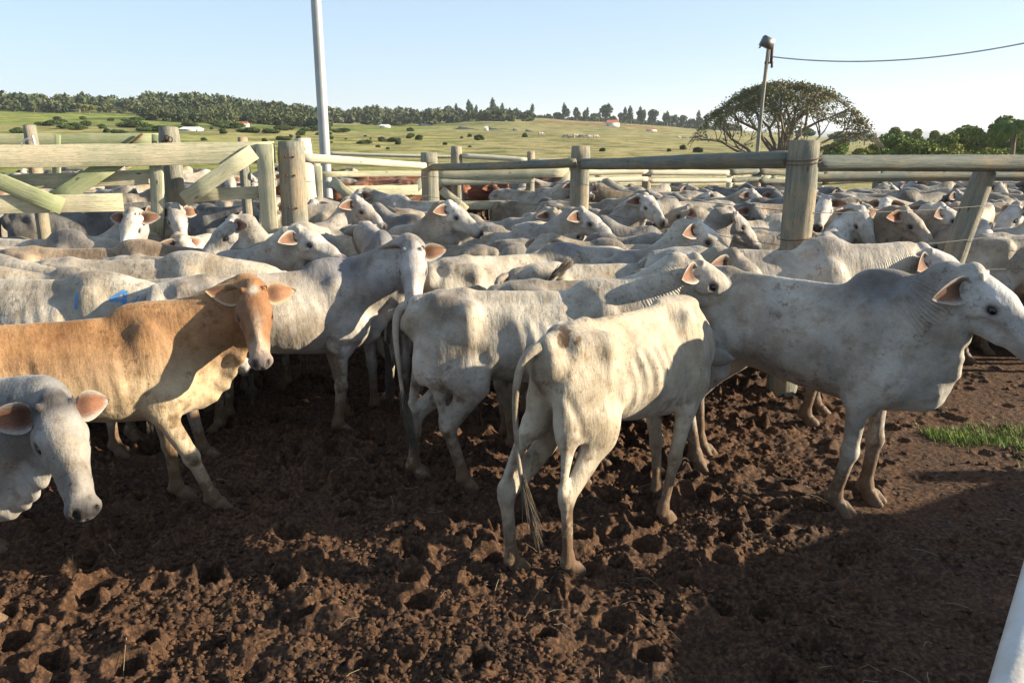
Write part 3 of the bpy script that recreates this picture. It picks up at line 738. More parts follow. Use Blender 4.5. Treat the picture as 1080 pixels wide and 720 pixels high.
hero(cow_orange, -2.34, 3.96, 27, .975, 'orange brown cow with white star on forehead, turning its head to the camera')
hero(cow_calf, -2.70, 2.78, 14, .95, 'grey faced young cow with dark poll at the lower left corner, head low')
hero(cow_b, .15, 4.56, 6, .97, 'white cow walking right in the middle, rump left and head turned right', tall=1.04)
hero(cow_c, .63, 3.90, 44, .88, 'thin white cow with dirty rump in front, its tail hanging towards the mud', (1, .95, .86), tall=1.17, slim=.90)
hero(cow_r, 1.70, 4.44, -41, 1.08, 'large white cow with hump in side view at the right edge, facing right', (.86, .87, .90))
hero(cow_s, 1.85, 5.66, -3, 1.08, 'white cow behind the large humped cow, its head over that cow\'s neck', (.95, .95, .97))

def variant(**k):
    k.setdefault('h', .020); return build_cow(**k)[0]
VAR = {
 'right': variant(ny=0, npi=22, hy=-10, hp=-30, seed=11, ear_droop=20),
 'rightup': variant(ny=5, npi=38, hy=-8, hp=-18, seed=12, ear_droop=15, hump=.6),
 'rightlow': variant(ny=-10, npi=2, hy=-15, hp=-45, seed=13, hump=.8),
 'cam': variant(ny=-40, npi=36, hy=-85, hp=-42, seed=14, ear_droop=5, hump=.7),
 'cam2': variant(ny=-25, npi=38, hy=-45, hp=-35, seed=15, ear_droop=12, hump=.5, dark_hump=.3),
 'away': variant(ny=35, npi=28, hy=65, hp=-25, seed=16, hump=.8),
 'camgrey': variant(pal=GREYC, ny=-35, npi=34, hy=-70, hp=-38, seed=17, ear_droop=8, hump=.7),
 'rightgrey': variant(pal=GREYC, ny=8, npi=16, hy=0, hp=-28, seed=18, ear_droop=18, hump=.9),
 'righttan': variant(pal=TAN, ny=-8, npi=18, hy=-15, hp=-30, seed=19, ear_droop=14, hump=.6),
 'campale': variant(pal=dict(WHITE, face=(.66, .64, .60), grey=(.5, .48, .46)), ny=38, npi=26, hy=80, hp=-38, seed=20, ear_droop=4, hump=.5),
}
REDV = [variant(h=.024, pal=RED, ny=0, npi=12, hy=0, hp=-35, seed=21), variant(h=.024, pal=RED, ny=-40, npi=18, hy=-80, hp=-30, seed=22)]
MIDH = .0155
def mid(x, y, deg, label, sc=1.0, color=(1, 1, 1), **k):
    k.setdefault('h', MIDH); p = build_cow(**k)[0]; return hero(p, x, y, deg, sc, label, color, 'zebu cattle in the middle of the herd')
def bx(u, y): return PX(u, 240, y).x
# back row in front of the plank gate and middle of the pen (x, depth, heading)
blue = mid(bx(20, 4.95), 5.02, 3, 'white cow with blue painted marks on its back, behind the orange cow', pal=WHITE, ny=5, npi=-12, hy=0, hp=-50, hump=.1, dark_hump=.2, seed=31)
mid(bx(130, 5.75), 5.85, 8, 'cream cow between the blue marked cow and the brown grey cow', pal=WHITE, ny=10, npi=-5, hy=10, hp=-45, hump=.2, dark_hump=.3, seed=32)
mid(bx(-55, 5.9), 5.75, -4, 'white cow at the left edge with only its rounded back showing', pal=WHITE, ny=-10, npi=0, hy=-20, hp=-45, hump=.5, seed=33)
mid(bx(95, 6.5), 6.45, 6, 'brown grey cow behind the blue marked cow, its coat darker than its neighbours', color=(.74, .68, .62), pal=TAN, ny=10, npi=0, hy=15, hp=-40, hump=.6, seed=34)
mid(bx(30, 7.1), 7.05, -5, 'white cow near the plank gate with dark grey shoulder', pal=WHITE, ny=10, npi=5, hy=20, hp=-40, hump=.7, dark_hump=1, seed=35)  # grey hump and withers set in the coat colour
def midhead(u, v, Y, deg, hy, hp, label, sc=.95, color=(1, 1, 1), **k):
    """a cow whose head stands at depth Y where the photo has it; the neck is raised or lowered to suit"""
    k.setdefault('h', MIDH); k.setdefault('NL', .54); P = PX(u, v, Y); h0 = hy-deg
    while h0 > 180: h0 -= 360
    while h0 < -180: h0 += 360
    sn = ((P.z+.03)/sc-1.03+.22*math.sin(R_(-hp))-.0)/(k['NL']); npi = math.degrees(math.asin(max(-.35, min(.80, sn))))
    ny = max(-48, min(48, h0*.4)); p, inf = build_cow(npi=npi, ny=ny, hy=h0, hp=hp, **k)
    L = inf['head']*sc; a = R_(deg); x = P.x-(L[0]*math.cos(a)-L[1]*math.sin(a)); y = P.y-(L[0]*math.sin(a)+L[1]*math.cos(a))
    return hero(p, x, y, deg, sc, label, color, 'zebu cattle in the middle of the herd')
midhead(436, 296, 5.35, 30, -84, -50, 'white cow looking straight at the camera behind the orange cow', sc=1.0, h=HR, hump=.6, dark_hump=1.3, ear_droop=(8, 8), legs=(.05, -.08, -.12, .05), seed=3, color=(.84, .84, .87))  # dark neck and grey tint put its shade into the coat colour
midhead(133, 222, 7.0, 20, -86, -40, 'white faced cow looking at the camera in front of the plank gate', hump=.5, ear_droop=(0, 5), seed=36)
midhead(186, 212, 7.6, 30, -60, -34, 'pale cow with brown ears peering over backs below the gate brace', hump=.4, seed=37)
midhead(232, 250, 6.5, 158, -150, -40, 'white cow with orange ears facing left, its head above the cream backs', hump=.5, ear_droop=(0, 6), seed=38)
midhead(336, 262, 6.3, 0, -12, -22, 'cow with one round ear turned to the camera, head facing right', hump=.4, ear_droop=8, seed=40)
midhead(388, 210, 8.6, 60, -25, -30, 'grey cow with small ear and head raised beside the rear plank fence', hump=.5, color=(.85, .85, .88), seed=39)
mid(bx(305, 8.1), 7.5, 62, 'grey white cow seen from behind close to the round gate post', ny=10, npi=-5, hy=20, hp=-40, hump=.6, seed=41)
mid(bx(408, 6.7), 6.45, 100, 'grey cow seen from behind walking away, dark hump above its rump', color=(.80, .80, .84), ny=20, npi=24, hy=-35, hp=-30, hump=.9, dark_hump=1.2, seed=42)
midhead(488, 218, 8.0, -6, -22, -30, 'cow with long face pointing right behind the dark humped grey cow', hump=.6, ear_droop=8, seed=43)
mid(bx(545, 6.3), 6.1, 28, 'white cow with a bony rump standing behind the walking pair', ny=5, npi=5, hy=5, hp=-40, hump=.5, thin=1.2, dark_hump=.8, seed=44)
mid(bx(640, 6.2), 5.65, 10, 'white cow with its long tail swept up over its back', ny=5, npi=8, hy=5, hp=-35, hump=.5, seed=45,
    tail=[(-.78, 0, 1.16), (-.98, -.12, 1.18), (-.95, -.30, 1.0), (-.70, -.36, 1.0), (-.55, -.30, 1.14), (-.45, -.24, 1.24)])
midhead(752, 252, 6.2, -4, -18, -34, 'pale cow whose long face points right above the walking cow\'s neck', hump=.5, ear_droop=12, seed=46)
midhead(782, 243, 7.3, 8, 10, -38, 'grey cow with one round dark ear just left of the tall post', color=(.84, .84, .88), hump=.5, ear_droop=0, seed=47)
midhead(628, 240, 7.9, -5, -24, -28, 'cow in front of the middle post with pale ear and half closed eye', ear_droop=10, seed=48)
midhead(690, 198, 9.0, 15, -60, -28, 'cow with its head raised high right of the middle post', ear_droop=10, hump=.5, seed=53)
midhead(868, 212, 8.6, 150, -120, -30, 'white cow with dark muzzle looking left just right of the tall post', ear_droop=4, seed=54)
midhead(912, 245, 7.6, 60, -78, -46, 'white cow facing the camera between the tall post and the leaning post', hump=.6, ear_droop=(2, 2), seed=49)
midhead(966, 244, 7.5, -20, -45, -38, 'cow with a pale blaze down its face left of the leaning post', pal=TAN, hump=.6, ear_droop=10, seed=50)
midhead(1008, 232, 7.7, -12, -20, -30, 'cow with a small pale horn bud beside the leaning post', hump=.6, ear_droop=14, seed=55)
midhead(1040, 262, 7.3, -60, -75, -50, 'white cow right of the leaning post with its head lowered', hump=.6, seed=51)
midhead(1062, 225, 7.9, 165, -160, -40, 'cow at the right edge behind the wire facing left', hump=.6, seed=52)

FENCE = [PX(308, 150, 8.2), PX(452, 162, 11.9), PX(612, 155, 10.0), PX(845, 148, 6.25), PX(1040, 180, 6.9)]
EXTRA = [(p.x, p.y, .14) for p in FENCE]
def seg_clear(x, y, r):
    return all((x-a)**2+(y-b)**2 > (r+c)**2 for a, b, c in EXTRA)
KEYS = ['right', 'rightup', 'rightlow', 'cam', 'cam2', 'away', 'camgrey', 'rightgrey', 'righttan', 'campale']
POSE = dict(right='side view', rightup='raised head', rightlow='lowered head', cam='face to camera', cam2='half turned head',
            away='head turned away', camgrey='grey, turned head', rightgrey='grey, side view', righttan='tan, side view', campale='pale, head turned back')
def fill(poly, n, keys, wts, headf, labelf, group, tries=14000, lib=None, slack=.62):
    P = [(p[0], p[1]) for p in poly]; xs_ = [p[0] for p in P]; ys_ = [p[1] for p in P]; out = 0
    rg = np.random.default_rng(len(poly)*100+n)
    for t in range(tries):
        x = rg.uniform(min(xs_), max(xs_)); y = rg.uniform(min(ys_), max(ys_)); c = False; j = len(P)-1
        for i in range(len(P)):
            if (P[i][1] > y) != (P[j][1] > y) and x < (P[j][0]-P[i][0])*(y-P[i][1])/(P[j][1]-P[i][1])+P[i][0]: c = not c
            j = i
        if not c: continue
        deg = headf(rg); sc = rg.uniform(.86, 1.03); cs = circles(x, y, deg, sc); H = np.array(HERD)
        ok = all(((H[:, 0]-a)**2+(H[:, 1]-b)**2 > ((H[:, 2]+r)*slack)**2).all() and seg_clear(a, b, r*.8) for a, b, r in cs)
        if not ok: continue
        HERD.extend(cs); kx = rg.choice(len(keys), p=np.array(wts)/sum(wts)); g = rg.uniform(.56, 1.08); w = rg.uniform(-.03, .20)*(rg.random() < .6)
        put_cow((lib or VAR)[keys[kx]], x, y, deg, sc, -.03, (g, g*(1-w*.4), g*(1-w)), labelf(keys[kx], x, y), group); out += 1
        if out >= n: break
    return out
def hd(rg):
    r = rg.random()
    return rg.normal(-8, 24) if r < .62 else (rg.normal(175, 25) if r < .82 else rg.uniform(-180, 180))
WT = [2.4, 3, .8, 3.4, 3.4, 1, 1.6, 1.2, 1.2, 2.2]
# behind the log fence
def lab_r(k, x, y):
    u = 540+848*x/y; c = 'left of' if u < 830 else ('right of' if u < 1030 else 'far right of')
    z = 'near row' if y < 9 else ('middle rows' if y < 12.5 else 'far rows')
    return 'zebu cow, %s, %s %s the tall post' % (POSE[k], z, c)
nR = fill([(1.2, 6.4), (3.0, 6.9), (6.6, 7.2), (13, 13), (14, 17.2), (-.2, 14.6), (.9, 10.4)], 205, KEYS, WT, hd, lab_r, 'white zebu cattle crowded behind the log fence')
nM = fill([(-4.8, 5.2), (1.2, 5.2), (1.9, 6.6), (.6, 10.0), (-1.4, 11.4), (-2.2, 8.4), (-5.6, 7.4)], 30, KEYS, WT, hd, lambda k, x, y: 'zebu cow, %s, in the %s %s' % (POSE[k], 'pack by the gate' if x < -1.2 else 'pack before the middle post', ('second row' if y < 6.4 else ('third row' if y < 7.6 else 'last row'))+(', left end' if 540+848*x/y < 200 else (', middle' if x < -1.2 else ''))), 'zebu cattle in the middle of the herd', slack=.70)
nG = fill([(-9.5, 9.6), (-3.4, 10.2), (-4.4, 20), (-17, 23)], 62, ['right', 'cam', 'cam2', 'campale', 'rightgrey'], [1, 2, 2, 2, 1], hd, lambda k, x, y: 'zebu cow, %s, behind the plank gate %s' % (POSE[k], 'at its left end' if 540+848*x/y < 90 else ('by the brown post' if 540+848*x/y < 200 else 'by its right brace')), 'cattle behind the plank gate')
nD = fill([(-5.0, 15.2), (1.0, 15.6), (1.5, 21), (-6, 21)], 26, [0, 1], [1, 1], hd, lambda k, x, y: 'reddish brown cow %s behind the braced plank fence, %s' % ('in side view' if k == 0 else 'with head turned', 'near the steel light pole' if 540+848*x/y < 400 else ('left of its first post' if 540+848*x/y < 480 else 'right of its first post')), 'reddish cattle behind the braced plank fence', lib={0: REDV[0], 1: REDV[1]})
print('HERD', nR, nM, nG, nD)
# blue paint strokes on the side of one cow
bm_ = blue.children[0].data
bvh = BVHTree.FromPolygons([v.co[:] for v in bm_.vertices], [p.vertices[:] for p in bm_.polygons])
def stroke(pts):
    V = []; F = []
    for i in range(len(pts)-1):
        a, b2 = Vector(pts[i]), Vector(pts[i+1]); n = 6
        for k in range(n+1):
            p = a.lerp(b2, k/n); d = (b2-a).normalized(); q = Vector((-d.y, d.x))*.011
            for s in (-1, 1):
                w = p+q*s; h_ = bvh.ray_cast(Vector((w.x, -1, w.y)), Vector((0, 1, 0)))
                V.append(tuple(h_[0]+h_[1]*.002) if h_[0] else (w.x, -.2, w.y))
            if k: c = len(V); F.append([c-4, c-3, c-1, c-2])
    return V, F
for st in ([(.28, 1.14), (.275, 1.04)], [(.55, 1.14), (.47, 1.09), (.57, 1.08)], [(.56, 1.14), (.55, 1.03)], [(.62, 1.07), (.66, 1.11), (.71, 1.09), (.70, 1.05)], [(.62, 1.03), (.65, 1.0)]):
    V, F = stroke([(a_+.06, b_+.02) for a_, b_ in st]); link('painted_mark', mesh_np('painted_mark', V, F, True, M_PAINT), blue)

# ------------------------------------------------------------------ fences
_lc = {}
def log_mesh(L, r0, r1, mat, seed, n=18):
    rg = np.random.default_rng(seed); m = max(6, int(L/.12)); V = []; F = []
    for i in range(m+1):
        t = i/m; x = t*L; r = r0+(r1-r0)*t; r *= 1+.035*math.sin(x*2.3+seed)
        oy = .012*math.sin(x*1.1+seed*1.7); oz = .012*math.cos(x*.9+seed)
        for j in range(n):
            a = 2*math.pi*j/n; rr_ = r*(1+.05*math.sin(3*a+x*.8+seed)+.018*rg.normal())
            e = 1 if 0 < i < m else .93
            V.append((x, oy+rr_*e*math.cos(a), oz+rr_*e*math.sin(a)))
    for i in range(m):
        for j in range(n): F.append([i*n+j, i*n+(j+1) % n, (i+1)*n+(j+1) % n, (i+1)*n+j])
    for base, fl in ((0, 0), (m*n, 1)):
        c = len(V); V.append((np.mean([v[0] for v in V[base:base+n]])+(-.006 if not fl else .006), np.mean([v[1] for v in V[base:base+n]]), np.mean([v[2] for v in V[base:base+n]])))
        for j in range(0, n, 2):
            q = [c, base+(j+2) % n, base+(j+1) % n, base+j]; F.append(q if not fl else q[::-1])
    return mesh_np('log', V, F, True, mat)
def xframe(a, b, up=Vector((0, 0, 1))):
    a, b = Vector(a), Vector(b); x = (b-a).normalized()
    if abs(x.dot(up)) > .98: up = Vector((0, 1, 0))
    y = up.cross(x).normalized(); z = x.cross(y)
    M = Matrix(((x.x, y.x, z.x, a.x), (x.y, y.y, z.y, a.y), (x.z, y.z, z.z, a.z), (0, 0, 0, 1))); return M, (b-a).length
LSEED = [0]
def log(name, a, b, r0, r1, mat, parent):
    LSEED[0] += 1; M, L = xframe(a, b)
    me = log_mesh(L, r0, r1, mat, LSEED[0]); me.name = name
    # sharp ends
    o = link(name, me, parent); o.matrix_local = (parent.matrix_basis.inverted() @ M) if parent else M; return o
def plank(name, a, b, hgt, th, mat, parent, up=Vector((0, 0, 1))):
    """a sawn board with slightly wavy edges and bevelled arrises"""
    LSEED[0] += 1; rg = np.random.default_rng(LSEED[0]); M, L = xframe(a, b, up); m = max(3, int(L/.25)); V = []; F = []
    prof = [(-1, -.8), (-.8, -1), (.8, -1), (1, -.8), (1, .8), (.8, 1), (-.8, 1), (-1, .8)]
    for i in range(m+1):
        wz = rg.normal()*.0025; wh = 1+rg.normal()*.008; wy = .006*math.sin(i*.5+LSEED[0])
        for py_, pz in prof:
            V.append((L*i/m, wy+py_*th/2 if abs(py_) > .9 else wy+(py_/abs(py_))*(th/2-.004), wz+(pz*hgt/2*wh if abs(pz) > .9 else (pz/abs(pz))*(hgt/2-.005)*wh)))
    n = 8
    for i in range(m):
        for j in range(n): F.append([i*n+j, i*n+(j+1) % n, (i+1)*n+(j+1) % n, (i+1)*n+j])
    for base, fl in ((0, 0), (m*n, 1)):
        for q in ((0, 1, 2, 3), (0, 3, 4, 7), (4, 5, 6, 7)):
            q = [base+i for i in q]; F.append(q[::-1] if not fl else q)
    o = link(name, mesh_np(name, V, F, False, mat), parent); o.matrix_local = (parent.matrix_basis.inverted() @ M) if parent else M; return o
def wire(name, a, b, r, parent, mat=None, sag=.01, n=8):
    a, b = Vector(a), Vector(b); pts = []
    for i in range(n+1):
        t = i/n; p = a.lerp(b, t); p.z -= sag*4*t*(1-t); pts.append(p-(parent.location if parent else Vector()))
    V, F = tube_np(pts, [r]*(n+1), 5); return link(name, mesh_np(name, V, F, True, mat or M_WIRE), parent)

def gp(u, Y, v=165): p = PX(u, v, Y); return Vector((p.x, p.y, 0))
# near log fence: posts, rails bolted to them, wires
f1 = empty('log_fence', gp(845, 6.25)); tag(f1, 'weathered round log fence with thick rails and wire strands crossing the middle of the herd', 'fence', kind=None)
NP = dict(a=gp(322, 10.6, 150), b=gp(452, 11.9), c=gp(612, 10.0), d=gp(847, 6.25), e=gp(1041, 6.95, 182))
def post(par, base, top, r, mat=M_LOG, name='post'): return log(name, base+Vector((0, 0, -.1)), top, r*1.04, r*.96, mat, par)
def pt(u, v, Y): return PX(u, v, Y)
post(f1, NP['b'], pt(453, 161, 11.9), .135); post(f1, NP['c'], pt(613, 154, 10.0), .125)
post(f1, NP['d'], pt(848, 148, 6.25), .120); post(f1, Vector((3.62, 6.75, 0)), pt(1041, 181, 6.95), .095)
post(f1, NP['a'], pt(319, 146, 10.6), .12, M_LOGP)
post(f1, gp(1330, 7.9), pt(1330, 160, 7.9)+Vector((0, 0, .0)), .12)
log('rail', pt(318, 167, 10.5), pt(449, 174.5, 11.7), .058, .05, M_LOGP, f1)
log('rail', pt(456, 176.5, 11.75), pt(607, 171.5, 9.86), .052, .056, M_LOGG, f1)
log('rail', pt(615, 172.5, 9.85), pt(838, 169.5, 6.34), .066, .072, M_LOGG, f1)
log('rail', pt(854, 171, 6.22), pt(1345, 176, 7.7), .066, .074, M_LOGG, f1)
log('rail', pt(852, 188, 8.6), pt(1120, 187, 8.9), .045, .05, M_LOGG, f1)
for k, (zb) in enumerate((1.52, 1.22, .95, .68, .42)):
    for A, B, ya, yb in (('a', 'b', 0, 0), ('b', 'c', 0, 0), ('c', 'd', 0, 0), ('d', 'e', 0, 0)):
        a = NP[A]+Vector((0, -.13, zb)); b_ = NP[B]+Vector((0, -.13, zb+.02*(k % 2)))
        wire('wire', a, b_, .0028, f1, sag=.02)
    wire('wire', NP['e']+Vector((0, -.1, zb)), gp(1330, 7.9)+Vector((0, -.13, zb)), .0028, f1, sag=.03)
# wire wraps and bolts near the rail joints
for P_, r, z_ in ((NP['d'], .142, 1.93), (NP['d'], .142, 1.90), (NP['b'], .14, 1.72), (NP['c'], .14, 1.80), (NP['d'], .142, 1.32), (NP['d'], .142, .95)):
    pts = [P_-f1.location+Vector((r*math.cos(t), r*math.sin(t), z_+.02*math.sin(t+1))) for t in np.linspace(0, 6.28, 17)]
    V, F = tube_np(pts, [.004]*17, 5); link('wire_tie', mesh_np('wire_tie', V, F, True, M_IRON), f1)

# plank gate at the left (two round posts, boards, braces)
g0 = empty('plank_gate', gp(150, 7.6)); tag(g0, 'long gate of pale green planks with diagonal braces at the left', 'gate')
def P2(u, v, Y): return PX(u, v, Y)
plank('plank', P2(-60, 166.5, 7.05), P2(290, 160.5, 7.95), .205, .035, M_PLANK, g0)
plank('plank', P2(-60, 196, 7.22), P2(172, 186, 7.74), .14, .03, M_PLANK, g0)
plank('plank', P2(-60, 216, 7.10), P2(130, 214, 7.55), .17, .03, M_PLANK, g0)
plank('plank', P2(196, 207, 7.80), P2(288, 202, 7.98), .12, .03, M_PLANK, g0)
plank('upright', P2(167, 250, 7.66), P2(164, 168, 7.66), .125, .035, M_PLANK, g0, Vector((1, 0, 0)))
plank('upright', P2(286, 260, 7.86), P2(279, 152, 7.86), .165, .035, M_PLANK, g0, Vector((1, 0, 0)))
plank('brace', P2(194, 211, 7.66), P2(268, 160, 7.84), .15, .03, M_PLANK, g0)
plank('brace', P2(48, 218, 7.35), P2(128, 166, 7.55), .16, .03, M_PLANK2, g0)
plank('brace', P2(-60, 168, 7.13), P2(66, 218, 7.33), .15, .03, M_PLANK2, g0)
# round posts beside the gate
p1 = empty('gate_post', gp(308, 8.0)); tag(p1, 'thick round gate post with bolts at the right end of the plank gate', 'post')
post(p1, gp(308, 8.0), pt(307, 149, 8.0), .135, name='log')
for dz in (.12, .30, .62, .95, 1.25):
    for s in (-.03, .05):
        boxes_ = boxes('bolt', [((s, -.137, 2.02-dz), (.018, .014, .018))], M_IRON); link('bolt', boxes_, p1)
p2 = empty('gate_post', gp(178, 8.1)); tag(p2, 'brown round post with rusty chain behind the middle of the plank gate', 'post')
post(p2, gp(178, 8.1), pt(176, 134, 8.1), .10, name='log')
for i in range(6):
    c = Vector((-.08+.032*i, -.108, 2.02-.06*math.sin(i*1.1))); pts = [c+Vector((.022*math.cos(t), .008*math.sin(t*2), .028*math.sin(t))) for t in np.linspace(0, 6.28, 9)]
    V, F = tube_np(pts, [.006]*9, 5); link('chain_link', mesh_np('chain_link', V, F, True, M_IRON), p2)
for u, v, Y, r, lb in ((31, 132, 9.6, .075, 'short pale post sticking up behind the left end of the plank gate'), (256, 145, 10.5, .07, 'low pale post behind the plank gate next to its brace')):
    p = empty('fence_post', gp(u, Y)); tag(p, lb, 'post'); post(p, gp(u, Y), pt(u, v, Y), r, M_LOG, name='log')
# white rope bits tied on the gate: the loops by the short post
rp = empty('white_rope', PX(30, 153, 7.2)); tag(rp, 'white rope looped on top of the plank gate at the left', 'rope')
for cpts in ([(22, 153), (25, 147), (31, 145), (30, 146), (36, 150)], [(34, 143), (36, 149), (37, 153)]):
    pts = [PX(a, b, 7.12)-rp.location for a, b in cpts]; pts = bez(pts, 8)
    V, F = tube_np(pts, [.010]*9, 6); link('rope_loop', mesh_np('rope_loop', V, F, True, M_WHITE), rp)
# olive plank fence behind the gate
g1 = empty('plank_fence', gp(80, 10.2)); tag(g1, 'olive green plank fence standing behind the plank gate', 'fence')
plank('plank', P2(-60, 148, 9.8), P2(168, 147, 10.4), .15, .03, M_PLANK2, g1)
plank('plank', P2(-60, 172, 9.8), P2(168, 169, 10.4), .12, .03, M_PLANK2, g1)
for u in (-40, 60, 165): plank('upright', P2(u, 200, 10.1), P2(u-.8, 142, 10.1), .10, .03, M_PLANK2, g1, Vector((1, 0, 0)))
plank('brace', P2(136, 153, 10.25), P2(150, 141, 10.3), .03, .02, M_IRON, g1)
# braced plank fence across the middle distance
g2 = empty('braced_fence', gp(480, 13.6)); tag(g2, 'braced fence of pale planks and thin posts in the middle distance', 'fence')
YF = 13.6
plank('plank', P2(335, 184, 12.6), P2(470, 183, YF), .09, .03, M_PLANK, g2)
plank('plank', P2(360, 202, 12.7), P2(452, 200, YF-.1), .17, .03, M_PLANK, g2)
plank('plank', P2(452, 185, YF-.1), P2(600, 181.5, YF), .16, .03, M_PLANK, g2)
plank('plank', P2(452, 193, YF-.1), P2(560, 190, YF), .11, .03, M_PLANK, g2)
plank('plank', P2(460, 217, YF), P2(612, 215, YF), .15, .03, M_PLANK, g2)
plank('brace', P2(418, 218, YF-.2), P2(450, 188, YF-.2), .15, .03, M_PLANK, g2)
plank('brace', P2(350, 190, 12.4), P2(382, 218, 12.4), .15, .03, M_PLANK, g2)
plank('brace', P2(465, 200, YF-.06), P2(492, 222, YF-.06), .15, .03, M_PLANK, g2)
plank('brace', P2(570, 218, YF-.06), P2(604, 183, YF-.06), .15, .03, M_PLANK, g2)
plank('upright', P2(336, 225, 12.5), P2(334, 175, 12.5), .16, .03, M_PLANK, g2, Vector((1, 0, 0)))
plank('upright', P2(603, 225, YF), P2(604, 165, YF), .14, .03, M_PLANK, g2, Vector((1, 0, 0)))
for u, v, r, m_ in ((482, 154.5, .10, M_LOG), (560, 160, .075, M_LOG), (333, 170, .10, M_LOGP)): post(g2, gp(u, YF+.2), pt(u, v, YF+.2), r, m_)
log('rail', P2(487, 165, YF+.15), P2(556, 168, YF+.15), .045, .04, M_LOGP, g2)
log('rail', P2(562, 170, YF+.15), P2(612, 169, YF+.15), .04, .04, M_LOGP, g2)
log('rail', P2(345, 161, 14.4), P2(480, 166, 14.4), .03, .03, M_LOGP, g2)
for k in range(4): wire('wire', P2(455, 186+9*k, YF+.3), P2(600, 187+9*k, YF+.3), .005, g2, sag=.03)
# rear rail fence on the right
g3 = empty('rail_fence', gp(800, 16)); tag(g3, 'rear fence of pale round rails and posts behind the crowded herd', 'fence')
prev = None
rl = [(615, 182, 14.0), (682, 181, 14.6), (770, 182, 15.2), (800, 181, 15.6), (868, 184, 16.3), (926, 182, 17), (993, 183, 17.6), (1090, 181, 18.4), (1210, 180, 19.5)]
for i, (u, v, Y) in enumerate(rl):
    if i: post(g3, gp(u, Y), pt(u, v-6+2*(i % 3), Y), .085 if i % 2 else .06, M_LOG if i % 2 else M_LOGP)
    if i:
        a = rl[i-1]; mt = M_LOGP if i in (1, 2) else M_LOGG
        log('rail', P2(a[0], a[1], a[2]-.1), P2(u, v, Y-.1), .060, .055, mt, g3)
        log('rail', P2(a[0], a[1]+9, a[2]-.05), P2(u, v+8, Y-.05), .05, .045, mt, g3)
g4 = empty('plank_fence', gp(760, 19)); tag(g4, 'distant pale plank fence with closely spaced posts left of the tall post', 'fence')
for v in (184, 192): plank('plank', P2(612, v, 18), P2(850, v-1, 21), .18, .03, M_PLANK, g4)
for i in range(11): plank('upright', P2(618+22*i, 214, 18.2+.25*i), P2(618+22*i, 180, 18.2+.25*i), .14, .05, M_PLANK, g4, Vector((1, 0, 0)))
plank('brace', P2(627, 180, 17.9), P2(642, 200, 17.9), .14, .03, M_PLANK, g4); plank('brace', P2(790, 200, 19.9), P2(812, 184, 19.9), .14, .03, M_PLANK, g4)
log('rail', P2(790, 168, 30), P2(1120, 168, 32), .05, .05, M_LOGG, g4)
# board fence at the right, unseen beyond the frame, laid out to shade the near ground
g5 = empty('shade_board_fence', (7.6, 3.3, 0)); tag(g5, 'unseen board fence added right of the pen to shade the near ground', 'fence')
A0, B0 = Vector((5.45, 3.35, 0)), Vector((8.9, 5.15, 0))
for i in range(6):
    z_ = .15+.245*i; plank('plank', A0+Vector((0, 0, z_)), B0+Vector((0, 0, z_)), .235, .035, M_PLANK, g5)
for i in range(4):
    b_ = A0.lerp(B0, i/3)+Vector((.12, -.05, 0)); post(g5, b_, b_+Vector((0, 0, 1.75)), .10)
A1, B1 = Vector((4.0, .5, 0)), Vector((5.4, 3.3, 0))
for i in range(6):
    z_ = .15+.245*i; plank('plank', A1+Vector((0, 0, z_)), B1+Vector((0, 0, z_)), .235, .035, M_PLANK, g5)
# pale steel pipe of the stand close to the camera
g6 = empty('steel_pipe', PX(1085, 690, 1.2)); tag(g6, 'pale painted steel pipe rising at the lower right corner', 'pipe')
M_PIPE = mat_simple('painted_pipe', (.52, .51, .49), .5, 0, 30, .2, var=((.40, .37, .33), 12))
V, F = tube_np([PX(1062, 760, 1.0)-g6.location, PX(1105, 590, 1.35)-g6.location, PX(1160, 430, 1.9)-g6.location], [.036]*3, 20); link('pipe', mesh_np('pipe', V, F, True, M_PIPE), g6)

# ------------------------------------------------------------------ poles
lp = empty('light_pole', gp(343, 13.0)); tag(lp, 'tall grey steel light pole rising behind the fence at the left', 'pole')
V, F = tube_np([Vector((0, 0, .0)), Vector((0, 0, 4)), Vector((0, 0, 8.5))], [.088, .08, .068], 20); link('shaft', mesh_np('shaft', V, F, True, M_STEEL), lp)
link('luminaire', boxes('luminaire', [((.45, 0, 8.6), (.8, .25, .1)), ((.1, 0, 8.52), (.3, .08, .06))], M_STEEL), lp)
up = empty('lamp_post', gp(797.5, 22.5, 150)); tag(up, 'slim wooden pole with a floodlight on top in front of the spreading tree', 'pole')
top = PX(811, 50, 22.5)
log('shaft', Vector((up.location.x, up.location.y, 0)), top, .062, .048, M_LOG, up)
hx = top-up.location
fl = link('floodlight', boxes('floodlight', [((-.08, 0, .16), (.42, .30, .34), Matrix.Rotation(R_(24), 3, 'Y'))], M_LAMP), up); fl.location = hx; fl.scale = (.75, .75, .75)
link('glass', boxes('glass', [((-.29, 0, .09), (.012, .24, .26), Matrix.Rotation(R_(24), 3, 'Y'))], M_DARK), fl)
link('bracket', boxes('bracket', [((.09, 0, -.15), (.06, .08, .55)), ((.02, 0, -.4), (.2, .06, .05)), ((.12, 0, -.45), (.05, .05, .16))], M_IRON), up).location = hx
cb = empty('power_cable', PX(815, 60, 22.5)); tag(cb, 'thin power cable running from the floodlight pole to the right', 'cable')
wire('cable', PX(814, 60, 22.5), PX(1160, 27, 19), .018, cb, M_STEEL, sag=.38, n=24)

